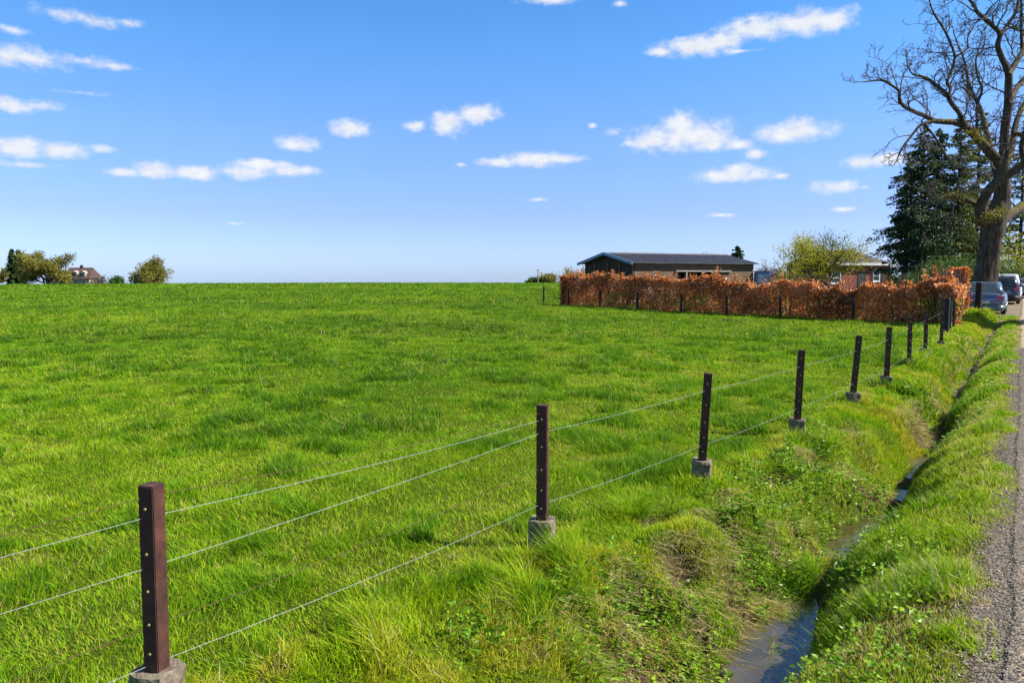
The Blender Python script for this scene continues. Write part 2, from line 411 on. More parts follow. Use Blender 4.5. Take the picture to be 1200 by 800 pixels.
# ------------------------------------------------------------------ grass
HA = at(1121, 384, 25.6); HB = at(659, 357.5, 44.6)
def blades(name, parts, label):
    V = []; L = []; T = []; A = []; off = 0
    for (B, h, w, yaw, lean, curl, tint, segs) in parts:
        v, l, t, m = blade_data(B, h, w, yaw, lean, curl, segs)
        V.append(v); L.append(l + off); T.append(t); A.append(np.repeat(tint, m)); off += len(v)
    o = mesh_np(name, np.concatenate(V), np.concatenate(L), np.concatenate(T), M['grass'], None, {'tint': np.concatenate(A)})
    return tag(o, label, 'grass', kind='stuff')
def face_cam(n, B, spread):
    """flat sides roughly across the wind so that the sward reads full from every side"""
    return RNG.uniform(0, PI, n)
def sward(x, y, h0, w0, tall=1.0):
    n = len(x); cl = fbm(x * 2.6, y * 2.6, 20, 3); mid = fbm(x * .9, y * .9, 27, 3); big = fbm(x * .2, y * .2, 21, 3)
    tuft = ss(.42, .66, cl) * ss(.36, .60, mid)
    h = h0 * (.60 + .35 * ss(.3, .7, cl) + 1.15 * tuft) * RNG.uniform(.55, 1.3, n) * tall
    a = 2 * PI * fbm(x * 1.6, y * 1.6, 23, 2) * 2.2 + RNG.normal(0, 1.3, n)
    k = RNG.uniform(.1, 1.0, n)
    lean = np.stack([np.cos(a) * k - .10, np.sin(a) * k - .06], 1)
    uu, vv = uv(x, y); tint = .50 + .10 * ss(-9, -1.5, vv - v_f(uu)) + .45 * (big - .5) + .25 * (mid - .5) - .33 * tuft + .20 * (fbm(x * 5, y * 5, 25, 2) - .5) + RNG.normal(0, .13, n)
    dry = RNG.random(n) < .03 + .10 * ss(.58, .75, fbm(x * .9, y * .9, 26, 3)); tint = np.where(dry, RNG.uniform(.70, .98, n), tint)
    B = np.stack([x, y, terrain(x, y) - .012], 1)
    return B, h, w0 * RNG.uniform(.7, 1.35, n), face_cam(n, B, 0), lean, RNG.uniform(0, .35, n), np.clip(tint, 0, 1)
parts = []
for d0, d1, dens, h0, w0, segs in ((1.9, 5.5, 5600, .082, .0052, 2), (5.5, 9, 4200, .082, .0062, 2), (9, 14, 2200, .082, .0085, 2), (14, 22, 1100, .085, .0125, 2), (22, 45, 300, .095, .024, 1), (45, 100, 55, .11, .058, 1), (100, 215, 9, .15, .16, 1)):
    m0 = .74 * d1 + 1.6; n = int(dens * 2 * m0 * (d1 - d0)); x = RNG.uniform(-m0, m0, n); y = RNG.uniform(d0, d1, n)
    k = np.abs(x) < .74 * y + 1.4; x, y = x[k], y[k]; u, v = uv(x, y)
    k = (v < v_f(u) - .02) & ~((x / y > HB.x / HB.y + .006) & (y > HA.y + (HA.x - x) * (HB.y - HA.y) / (HA.x - HB.x) + .5)); x, y = x[k], y[k]
    parts.append((*sward(x, y, h0, w0), segs))
print('field blades', sum(len(p[0]) for p in parts))
blades('field_grass', parts, 'bright green pasture grass covering the wide field')
# rough grass of the near bank
parts = []
for u0, u1, dens, w0 in ((1.0, 6.5, 7000, .0054), (6.5, 13, 4800, .0072), (13, 22, 2000, .013), (22, 39, 1000, .022)):
    n = int(dens * (u1 - u0) * 3.6); u = RNG.uniform(u0, u1, n); v = RNG.uniform(-4.0, -.6, n)
    k = (v > v_f(u) - .10) & (v < v_d(u) - w_d(u) * .8 - .02); u, v = u[k], v[k]; x, y = xy(u, v)
    t = (v - v_f(u)) / (v_d(u) - v_f(u)); bare = fbm(x * 1.4, y * 1.4, 11)
    k = RNG.random(len(u)) > .80 * ss(.52, .64, bare) * ss(.5, .72, t) * ss(20, 12, u); x, y, t, u = x[k], y[k], t[k], u[k]
    B, h, w, yaw, lean, curl, tint = sward(x, y, .082, w0 * 1.12, 1.1)
    lean[:, 0] += .15 * EV[0]; lean[:, 1] += .15 * EV[1]
    warm = fbm(x * .8, y * .8, 31, 3); tint = tint + .10 + .62 * (warm - .47)
    dryp = RNG.random(len(x)) < 0.015 + .14 * ss(.58, .70, fbm(x * 1.3, y * 1.3, 33, 3)) + .26 * ss(.52, .60, bare[k]) * ss(.35, .58, t); tint = np.where(dryp, RNG.uniform(.76, 1, len(x)), np.minimum(tint, .74))
    nh = near_hollow(x, y, .9); h = h * (1 - .75 * nh); lump = ss(.38, .64, fbm(x * 3.2, y * 3.2, 37, 2)); h = h * (.78 + .75 * lump); tint = tint + .14 * (lump - .5)
    parts.append((B, h, w, yaw, lean, curl, np.clip(tint, 0, 1), 2))
    # dead straw hanging down the eroded faces
    m = int(4200 * (u1 - u0) * min(1, .006 / w0)); u = RNG.uniform(u0, u1, m); v = RNG.uniform(-2.8, -.8, m); x, y = xy(u, v); t = (v - v_f(u)) / (v_d(u) - v_f(u))
    nh = near_hollow(x, y, 1.5); q = (t > .2) & (t < .93) & ((nh > .45) & (RNG.random(m) < .75) | (RNG.random(m) < .5) & (fbm(x * 1.4, y * 1.4, 11) + .12 * (vn(x * 5, y * 5, 38) - .5) > .585) & (t > .42) & (u[:] < 16)); x, y, t = x[q], y[q], t[q]; m = len(x)
    g_ = RNG.uniform(.5, 1.3, m); lean = np.stack([EV[0] * g_ + RNG.normal(0, .35, m), EV[1] * g_ + RNG.normal(0, .35, m)], 1)
    parts.append((np.stack([x, y, terrain(x, y)], 1), RNG.uniform(.07, .18, m), w0 * RNG.uniform(.8, 1.4, m), RNG.uniform(0, PI, m), lean, RNG.uniform(.5, 1.1, m), RNG.uniform(.84, 1, m), 2))
print('bank blades', sum(len(p[0]) for p in parts))
blades('bank_grass', parts, 'rough yellow green grass on the sunlit bank below the fence')
parts = []
for u0, u1, dens, w0 in ((1.0, 6.5, 8200, .0056), (6.5, 13, 5600, .0074), (13, 22, 2300, .012), (22, 39, 1200, .02)):
    n = int(dens * (u1 - u0) * 1.7); u = RNG.uniform(u0, u1, n); v = RNG.uniform(-1.7, 0.05, n); x, y = xy(u, v)
    e = v_r(u) + .19 + .34 * (fbm(x * 2.2, y * 2.2, 3) - .5) + .16 * (vn(u * .9, u * 0, 41) - .5)
    thin = ss(-.06, .12, e - v)
    k = (v > v_d(u) + w_d(u) * .8 + .03) & (RNG.random(n) < .05 + .95 * thin) & (v < e + .05) & (u < 38.6); x, y, u, v, e = x[k], y[k], u[k], v[k], e[k]
    B, h, w, yaw, lean, curl, tint = sward(x, y, .078, w0, 1.0)
    h = h * (.45 + .55 * ss(0, .35, e - v)) * (.65 + .35 * ss(.1, .4, v - v_d(u))) * (1 + .15 * ss(.35, .0, v - v_d(u) - w_d(u)))
    tint = tint + .17 + .16 * ss(.22, .0, e - v) + .3 * (fbm(x * .9, y * .9, 36, 3) - .5)
    parts.append((B, h, w, yaw, lean, curl, np.clip(tint, 0, 1), 2))
blades('verge_grass', parts, 'lush green grass on the verge between ditch and lane')
# grass growing on the far side of the lane
n = 60000; u = RNG.uniform(8, 70, n); v = RNG.uniform(4.5, 14, n); x, y = xy(u, v)
B, h, w, yaw, lean, curl, tint = sward(x, y, .14, .03)
blades('roadside_grass', [(B, h, w, yaw, lean, curl, tint, 1)], 'green grass on the far side of the lane')

# broad-leaved weeds: rosettes of leaves
def rosettes(x, y, nl, ln, wd, zoff=.02, up=.5):
    n = len(x); z = terrain(x, y)
    C = []; D = []; T = []
    base = RNG.normal(.55, .2, n)
    for k in range(nl):
        a = RNG.uniform(0, 2 * PI, n); e = RNG.uniform(.05, up, n)
        d = np.stack([np.cos(a), np.sin(a), e], 1); hh = RNG.uniform(0, 1, n)
        off = ln * RNG.uniform(.3, .9, n)
        C.append(np.stack([x + np.cos(a) * off, y + np.sin(a) * off, z + zoff + hh * up * .22], 1)); D.append(d); T.append(base + RNG.normal(0, .15, n))
    return np.concatenate(C), np.concatenate(D), np.clip(np.concatenate(T), 0, 1)
def patchy(n, u0, u1, side, s, thr):
    u = RNG.uniform(u0, u1, n); v = RNG.uniform(-3.6, -.25, n); x, y = xy(u, v)
    k = (v > v_f(u) + .15) & (v < v_d(u) - w_d(u) - .04) if side < 0 else (v > v_d(u) + w_d(u) + .06) & (v < v_r(u) - .12)
    k &= fbm(x * .95, y * .95, s, 3) > thr
    return x[k], y[k]
CD = []
for side, s, thr, cnt in ((-1, 51, .54, 11000), (1, 52, .51, 4200)):
    x, y = patchy(cnt, 1.0, 15, side, s, thr); c, d, t = rosettes(x, y, 6, .03, .03, .03, .5); CD.append((c, d, t, RNG.uniform(.018, .05, len(c)) * np.where(RNG.random(len(c)) < .06, 1.6, 1)))
for px, py, rr, cnt in ((745, 712, .24, 85), (880, 652, .18, 50), (680, 775, .24, 80), (862, 625, .15, 30), (930, 560, .2, 30), (800, 725, .18, 40), (560, 780, .22, 45)):
    p = at(px, py, 2.15 * F / (py - 322)); x = p.x + RNG.normal(0, rr * .55, cnt); y = p.y + RNG.normal(0, rr * .55, cnt); c, d, t = rosettes(x, y, 5, .03, .03, .03, .45)
    CD.append((c, d, np.clip(t - .12, 0, 1), RNG.uniform(.02, .05, len(c))))
C = np.concatenate([a[0] for a in CD]); D = np.concatenate([a[1] for a in CD]); T = np.concatenate([a[2] for a in CD]); LN = np.concatenate([a[3] for a in CD])
o = leaf_mesh('bank_weeds', C, D, LN, LN * .62, T, M['weed']); tag(o, 'broad leaved green weeds growing on both sides of the ditch', 'weeds', kind='stuff')

# large grass tussocks one can tell apart
def tussock(px, py, Y, r, hgt, tint0, label, n=520):
    p = at(px, py, Y); root = empty('grass_tussock', (p.x, p.y, ground_z(p.x, p.y) - .02)); tag(root, label, 'grass tussock', 'grass tussocks along the bank')
    a = RNG.uniform(0, 2 * PI, n); q = r * np.sqrt(RNG.random(n)) * .6
    B = np.stack([np.cos(a) * q, np.sin(a) * q, np.zeros(n)], 1); k = q / r * .9 + RNG.uniform(.1, .9, n); a2 = a + RNG.normal(0, .7, n)
    lean = np.stack([np.cos(a2) * k - .15, np.sin(a2) * k - .1], 1)
    V, L, T, m = blade_data(B, hgt * RNG.uniform(.3, 1.15, n), RNG.uniform(.004, .007, n), a + PI / 2, lean, RNG.uniform(.2, .55, n), 2)
    mesh_np('blades', V, L, T, M['grass'], root, {'tint': np.repeat(np.clip(np.where(RNG.random(n) < .3, RNG.uniform(.35, .7, n), tint0 + RNG.normal(0, .12, n)), 0, 1), m)})
tussock(742, 612, 6.2, .20, .24, .50, 'pale bushy grass tussock on the bank right of the second post')
tussock(965, 490, 9.7, .18, .22, .45, 'grey green grass tussock beside the fourth fence post')
tussock(905, 580, 6.6, .17, .16, .88, 'straw coloured dry tussock hanging over the bare bank')
tussock(940, 625, 6.6, .18, .15, .84, 'straw coloured dry tussock low on the bank above the second pool')
tussock(900, 690, 5.4, .18, .13, .86, 'bleached dry tussock on the bank above the nearest pool')

# gravel along the lane and stones in the ditch
def stones(name, x, y, z, s, label, mat=None):
    n = len(x); base = np.array([[1,0,0],[-1,0,0],[0,1,0],[0,-1,0],[0,0,.7],[0,0,-.7]], float)
    R = RNG.normal(0, .25, (n, 6, 3)) + base; yaw = RNG.uniform(0, 2*PI, n); c, q = np.cos(yaw)[:, None], np.sin(yaw)[:, None]
    P = np.stack([R[:, :, 0] * c - R[:, :, 1] * q, R[:, :, 0] * q + R[:, :, 1] * c, R[:, :, 2]], -1) * (s[:, None, None] * np.array([1, .8, .6]))
    V = (P + np.stack([x, y, z], 1)[:, None, :]).reshape(-1, 3)
    f = np.array([[0,2,4],[2,1,4],[1,3,4],[3,0,4],[2,0,5],[1,2,5],[3,1,5],[0,3,5]])
    L = (np.arange(n)[:, None, None] * 6 + f).reshape(-1)
    o = mesh_np(name, V, L, np.full(n * 8, 3), M['stone'], None, {'tint': np.repeat(np.clip(RNG.normal(.5, .2, n), 0, 1), 6)})
    return tag(o, label, 'gravel', kind='stuff')
n = 42000; u = 1.5 + 20 * RNG.random(n) ** 1.5; v = RNG.normal(.0, .10, n); x, y = xy(u, v)
zz = np.where(v > np.interp(u, ru, edge), ZR + .012, terrain(x, y) + .004)
stones('road_gravel', x, y, zz, RNG.uniform(.003, .010, n), 'loose grey gravel along the crumbling edge of the lane')
n = 900; u = RNG.uniform(15, 37, n); v = v_d(u) + RNG.normal(0, .09, n); x, y = xy(u, v)
stones('ditch_rubble', x, y, terrain(x, y) + .01, RNG.uniform(.02, .07, n), 'grey rubble lying in the dry far stretch of the ditch')

# ------------------------------------------------------------------ fence posts
YAW = math.atan2(.25, .97)     # the posts' own turn
def post_parts(pl=PL, side=.078, foot=(.18, .22), clips=5):
    b = MB(); h = side / 2
    b.box(-h, h, -h, h, -.04, pl); pole = b
    c = MB(); fw = foot[0] / 2
    rings = []
    for z, k in ((-foot[1], 1.04), (-foot[1] * .5, 1.02), (-.03, 1.0), (-.004, .93)):
        ring = []
        for i in range(16):
            t = i / 16 * 4; e = int(t); f = t - e
            P = [(-1, -1), (1, -1), (1, 1), (-1, 1)]; a, q = P[e], P[(e + 1) % 4]
            x = a[0] + (q[0] - a[0]) * f; y = a[1] + (q[1] - a[1]) * f
            m = 1 - .10 * (abs(x) > .99 and abs(y) > .99) + random.uniform(-.05, .05)
            ring.append((x * fw * k * m, y * fw * k * m, z + random.uniform(-.006, .006)))
        rings.append(ring)
    c.loft(rings)
    return pole, c
random.seed(5)
ORD = ['nearest rusty brown square steel post on a concrete footing, at the bottom left',
       'second rusty steel post from the camera, upright with a mossless cracked concrete footing',
       'third rusty steel post from the camera, leaning right above its concrete footing',
       'fourth rusty steel post from the camera, standing beside a grey green tussock',
       'fifth rusty steel post from the camera, the most tilted of the row',
       'sixth rusty steel post from the camera, on a dark concrete footing',
       'seventh rusty steel post from the camera, sharp edged footing in short grass',
       'eighth rusty steel post from the camera, last before the taller end posts']
ORD[1] = 'second rusty steel post from the camera, upright on a cracked concrete footing'
def roughen(o, cuts):
    bm = bmesh.new(); bm.from_mesh(o.data)
    bmesh.ops.triangulate(bm, faces=[f for f in bm.faces if len(f.verts) > 4]); bmesh.ops.subdivide_edges(bm, edges=bm.edges[:], cuts=cuts, use_grid_fill=True)
    for v in bm.verts:
        q = v.co; k = .016 * (float(vn(q.x * 26 + q.z * 9 + 5, q.y * 26 - q.z * 31, 71)) - .5) + .007 * (float(vn(q.x * 80 + q.z * 40, q.y * 80 - q.z * 50, 72)) - .5)
        d = Vector((q.x, q.y, 0 if q.z < -.01 else .04)).normalized(); v.co += d * k
    bm.to_mesh(o.data); bm.free()
def make_post(base, top, label, pl, foot, detail=True, group='rusty steel fence posts along the bank'):
    root = empty('fence_post', base); tag(root, label, 'fence post', group)
    d = (top - base).normalized(); q = Vector((0, 0, 1)).rotation_difference(d)
    pole, c = post_parts(pl, .078 if detail else .07, foot)
    ob = pole.build('steel_pole', M['rust'], root, .004, False)
    from mathutils import Quaternion
    ob.rotation_mode = 'QUATERNION'; ob.rotation_quaternion = q @ Quaternion((0, 0, 1), -YAW)
    ft = c.build('concrete_footing', M['concrete'], root, 0, False); roughen(ft, 3 if detail else 1); ft.rotation_euler.z = -YAW + random.uniform(-.2, .2)
    for k in (.12, .36, .56, .74, .9):
        m = MB().cyl((0, -.039, pl * (1 - k)), (0, -.047, pl * (1 - k)), .008 if detail else .012, .006 if detail else .010, 8)
        cl = m.build('wire_clip', M['clip'], root); cl.rotation_mode = 'QUATERNION'; cl.rotation_quaternion = ob.rotation_quaternion
    return root
for i, (b, t, g_) in enumerate(posts):
    gz = ground_z(b.x, b.y)
    make_post(b, t, ORD[i], PL, (.18 if i else .185, max(.2, b.z - gz + .10)), i < 6)
make_post(p9[0], p9[1], 'tall thin steel end post on a small footing in front of the hedge corner', (p9[1] - p9[0]).length, (.16, .2), False)
x, y = xy(-1.0, pu[0][1] - .37); b0 = Vector((x, y, .17)); make_post(b0, b0 + Vector((0, 0, PL)), 'rusty steel post out of frame where the near wires begin', PL, (.18, .3))
P0 = [b0, b0 + Vector((0, 0, PL))]

def tube_curve(name, pts, r, mat, parent=None, sides=6):
    P = np.array([tuple(p) for p in pts]); V, L, T = tubes([(P, np.full(len(P), r))], sides)
    return mesh_np(name, V, L, T, mat, parent, None, True)
def strand(name, hts, r, mat, label, sag=.012, seq=None, wob=.0006):
    """hts: fraction from the top of each post in seq"""
    pts = []
    ps = seq
    for k in range(len(ps) - 1):
        a = ps[k][1].lerp(ps[k][0], hts[k]); b = ps[k + 1][1].lerp(ps[k + 1][0], hts[k + 1]); n = 14
        for j in range(n + (k == len(ps) - 2)):
            t = j / n; p = a.lerp(b, t); p.z -= sag * 4 * t * (1 - t); p += Vector((0, 0, random.uniform(-wob, wob))) * (0 < j < n); pts.append(p)
    o = tube_curve(name, pts, r, mat); return tag(o, label, 'wire', 'wires of the field fence')
seq = [P0] + [p[:2] for p in posts] + [p9[:2]]
strand('fence_wire', [.17, .17, .13] + [.0] * 0, 0.0012, M['wire'], 'galvanised upper wire running from the nearest post to the second post', .02, seq[:3])
strand('fence_wire', [.44, .44, .24, .20, .24, .26, .26, .26, .26, .3], 0.0012, M['wire'], 'galvanised middle wire that runs on along every post of the fence', .012, seq)
strand('fence_wire', [.97, .97, .87, .83, .85, .85, .85, .85, .85, .8], 0.0012, M['wire'], 'galvanised lowest wire, slightly wavy, close above the grass', .02, seq, .0015)
strand('rusty_wire', [.07, .06, .07], .0016, M['rust_wire'], 'thin rusted wire strung just below the top of the nearest post', .03, seq[:3])
strand('rusty_wire', [.76, .76, .55], .0016, M['rust_wire'], 'thin rusted wire low on the nearest post between two shiny wires', .03, seq[:3])

# dark posts before the hedge
HP = [(637, 357.5, 335.5, 'lone dark post in the open field left of the hedge'), (666, 358.5, 338, 'dark thin post at the far left end of the hedge'),
      (703, 362, 340, 'dark thin post in front of the hedge below the shed gable'), (747, 365, 342, 'dark thin post before the hedge, below the right corner of the gable'),
      (798, 368.5, 344.5, 'dark thin post before the hedge, below the middle of the shed roof'), (851.5, 372, 345.5, 'dark thin post before the hedge, below the right half of the shed roof'),
      (914, 375.5, 347, 'dark thin post before the hedge, below the bare bush'), (999.5, 380, 349.5, 'dark thin post before the hedge, below the yellow green tree')]
def timber_post(p, h, w, label, group='dark posts in front of the hedge', cat='post', tilt=0):
    root = empty('timber_post', (p[0], p[1], p[2] - .15)); tag(root, label, cat, group)
    b = MB(); b.loft([[(math.cos(a) * w * k, math.sin(a) * w * k, z) for a in np.arange(8) * PI / 4] for z, k in ((0, .55), (h * .5, .5), (h + .13, .5), (h + .15, .40))])
    o = b.build('shaft', M['tar'], root); o.rotation_euler.y = tilt
    c = MB(); c.loft([[(math.cos(a) * w * k, math.sin(a) * w * k, z) for a in np.arange(8) * PI / 4] for z, k in ((h + .152, .46), (h + .165, .42))])
    c.build('cap', M['black'], root).rotation_euler.y = tilt
hd = (HB - HA); hd.z = 0; hl = hd.length; hd.normalize(); hn = Vector((hd.y, -hd.x, 0));
if hn.y > 0: hn = -hn       # towards the camera
for px, by, ty, lab in HP:
    # where the ray meets a line parallel to the hedge, .28 m before it
    o0 = HA + hn * .30; sx, _ = slope(px, by)
    if px < 650: Y = 46.5
    else: Y = (o0.x - o0.y * hd.x / hd.y) / (sx - hd.x / hd.y)
    x = sx * Y; gz = ground_z(x, Y); top = at(px, ty, Y).z
    timber_post((x, Y, gz), top - gz, .11, lab, tilt=random.uniform(-.02, .02))
for px, by, ty, Y, w, lab in ((1109, 391, 350, 22.0, .15, 'thick black corner post, broadest of the posts before the hedge corner'),
                              (1113, 384, 354, 23.6, .09, 'slim dark post half hidden behind the thick corner post'),
                              (1117.5, 383, 353, 24.6, .08, 'slim dark post standing just right of the thick corner post'),
                              (1146.5, 362, 331, 31.0, .27, 'broad black gatepost between the hedge end and the blue car')):
    x = slope(px, by)[0] * Y; gz = ground_z(x, Y); top = at(px, ty, Y).z
    timber_post((x, Y, gz), top - gz, w, lab, 'posts at the hedge corner')

# ------------------------------------------------------------------ hedge
def hedge():
    root = empty('beech_hedge', (HA.x, HA.y, ground_z(HA.x, HA.y))); tag(root, 'long clipped beech hedge with copper brown winter leaves turning the corner by the lane', 'hedge')
    org = np.array(root.location)
    cx, cy = xy(36.2, -2.0); e0 = HA.copy(); e1 = Vector((cx, cy, 0))
    thick = .6
    C = []; T = []
    def run(a, b, n, back, hfun, lit_pink):
        a = np.array((a.x, a.y)); b = np.array((b.x, b.y)); L = np.linalg.norm(b - a); d = (b - a) / L; nn = np.array(back)
        s = RNG.random(n) ** 1.0 * L; face = RNG.random(n)
        h = hfun(s); dep = np.where(face < .35, np.abs(RNG.normal(0, .12, n)), RNG.uniform(0, thick, n))
        zt = RNG.random(n) ** .9; z = zt * h
        z = np.where(face > .80, h - np.abs(RNG.normal(0, .12, n)), z)
        rnd = .16 * ss(.75, 1.0, z / h) + .18 * (fbm(s * .9, z * .9, 61, 3) - .5) * 2 * (dep < .4)
        dep = dep + np.clip(rnd, -.1, .4)
        p = a + d * s[:, None] + nn * dep[:, None]
        gz = terrain(p[:, 0], p[:, 1])
        pts = np.stack([p[:, 0], p[:, 1], gz + z], 1)
        gap = fbm(s * 1.3, z * 1.3 + 7, 63, 3)
        k = (RNG.random(n) > .75 * ss(.55, .68, gap)) | (dep > .35)
        t = .52 + .9 * (fbm(s * .9, z * 1.0, 64, 3) - .5) + RNG.normal(0, .21, n); t = np.clip(t, 0, .80)
        pk = (RNG.random(n) < (.14 + lit_pink)); t = np.where(pk, RNG.uniform(.78, .89, n), t)
        gr = (fbm(s * .45, z * 1.2, 66, 3) > .60) & (z < .9) & (RNG.random(n) < .7); t = np.where(gr, RNG.uniform(.90, 1, n), t)
        C.append(pts[k]); T.append(t[k])
    back = (-hn.x, -hn.y)
    hf = lambda s: np.interp(s, [0, 3, 6, 10, 14, 19, 25], [1.54, 1.38, 1.38, 1.50, 1.74, 1.80, 1.82]) + .62 * (fbm(s * 1.1, s * 0, 67, 3) - .5) + .22 * (vn(s * 3, s * 0, 68) - .5)
    run(e0, HB, 50000, back, hf, 0)
    d2 = np.array((e1.x - e0.x, e1.y - e0.y)); d2 /= np.linalg.norm(d2)
    hf2 = lambda s: np.interp(s, [0, 2.5, 4.5, 6.5], [1.42, 1.40, 1.28, 0.95]) + .1 * (fbm(s * .9, s * 0, 69, 3) - .5)
    run(e0, e1, 23000, (-d2[1], d2[0]), hf2, .42)  # more pale pink leaves here: sunlit look of the return painted into leaf colour
    # end caps
    for P, bk in ((HB, back), (e1, (-d2[1], d2[0]))):
        n = 5000; q = RNG.uniform(0, thick, n); x = P.x + bk[0] * q + RNG.normal(0, .1, n); y = P.y + bk[1] * q + RNG.normal(0, .1, n)
        C.append(np.stack([x, y, terrain(x, y) + RNG.uniform(0, 1.8, n)], 1)); T.append(np.clip(RNG.normal(.45, .15, n), 0, .8))
    # sprigs sticking out of the top
    tw = []
    for k in range(120):
        s = RNG.uniform(0, hl); q = RNG.uniform(.1, .8); x = HA.x + hd.x * s - hn.x * q; y = HA.y + hd.y * s - hn.y * q
        z0 = ground_z(x, y) + float(hf(np.array([s]))[0]) - .15; L = RNG.uniform(.08, .28) + (.22 if RNG.random() < .12 else 0); dx, dy = RNG.normal(0, .12, 2)
        P = np.array([[x, y, z0 - .3], [x + dx * .5, y + dy * .5, z0 + L * .4], [x + dx, y + dy, z0 + L + .12]]); tw.append((P, np.array([.012, .009, .004])))
        m = int(22 * L / .3); f = RNG.random(m)[:, None]; C.append(P[1] * (1 - f) + P[2] * f + RNG.normal(0, .05, (m, 3))); T.append(np.clip(RNG.normal(.55, .18, m), 0, .88))
    C = np.concatenate(C) - org; T = np.concatenate(T); D = RNG.normal(size=C.shape); D[:, 2] -= .3
    ln = RNG.uniform(.065, .135, len(C))
    leaf_mesh('leaves', C, D, ln, ln * .66, T, M['beech'], root)
    for k in range(420):
        along = k < 330
        if along: s = RNG.uniform(0, hl); x = HA.x + hd.x * s - hn.x * .45; y = HA.y + hd.y * s - hn.y * .45
        else: s = RNG.uniform(.3, 6.8); x = e0.x + d2[0] * s - d2[1] * .5; y = e0.y + d2[1] * s + d2[0] * .5
        g0 = ground_z(x, y); P = [(x, y, g0 - .05)]
        for j in range(4): x += RNG.normal(0, .1); y += RNG.normal(0, .1); P.append((x, y, g0 + .45 * (j + 1)))
        tw.append((np.array(P), np.array([.025, .02, .016, .012, .006])))
    V, L, T_ = tubes(tw, 4); mesh_np('stems', V - org, L, T_, M['stem'], root)
hedge()
def beech_sapling(px, py, Y, h, label):
    p = at(px, py, Y); root = empty('beech_sapling', (p.x, p.y, ground_z(p.x, p.y))); tag(root, label, 'sapling')
    V, L, T = tubes([(np.array([[0, 0, 0], [.03, .02, h * .5], [.0, .05, h]]), np.array([.03, .02, .006]))], 5); mesh_np('stem', V, L, T, M['stem'], root)
    n = 110; C = RNG.normal(0, .10, (n, 3)) + np.array([0, .03, 0]); C[:, 2] = RNG.uniform(h * .55, h * 1.03, n); D = RNG.normal(size=(n, 3))
    leaf_mesh('leaves', C, D, .12, .08, np.clip(RNG.normal(.30, .2, n), 0, .9), M['beech'], root)
beech_sapling(1096, 330, 27.6, 2.0, 'single taller beech sapling with brown leaves rising above the hedge')

# ------------------------------------------------------------------ trees
def grow(rng, p, d, L, r, lev, out, tips, kids=(4, 5, 4), ratio=.5, wig=.22, up=.05, minr=.012, seg=None, first=.25, spread=(.5, 1.1)):
    """a crooked branch with side branches; p start, d direction"""
    n = seg or max(3, int(3 + L * 1.2)); n = min(n, 12); P = [np.array(p, float)]; d = np.array(d, float); d /= np.linalg.norm(d)
    dirs = [d]
    for i in range(n):
        d = d + rng.normal(0, wig, 3) + np.array([0, 0, up]); d /= np.linalg.norm(d); P.append(P[-1] + d * L / n); dirs.append(d)
    R = np.linspace(r, max(minr * .5, r * .25), n + 1)
    out.append((np.array(P), R))
    if lev <= 0: tips.append((P[-1], P[-1] - P[-2])); tips.append((P[n // 2], P[-1] - P[-2])); return
    k = kids[min(lev, len(kids)) - 1]; k = max(1, int(rng.normal(k, .8)))
    for j in range(k):
        t = first + (1 - first) * (j + rng.random()) / k; f = t * n; i = min(n - 1, int(f)); q = P[i] + (P[i + 1] - P[i]) * (f - i)
        side = rng.normal(size=3); side -= dirs[i] * side.dot(dirs[i]); side /= np.linalg.norm(side) + 1e-9
        a = rng.uniform(*spread); nd = dirs[i] * math.cos(a) + side * math.sin(a)
        grow(rng, q, nd, L * ratio * rng.uniform(.6, 1.25) * (1.15 - .45 * t), max(minr, R[i] * .6), lev - 1, out, tips, kids, ratio, wig, up, minr, None, first, spread)

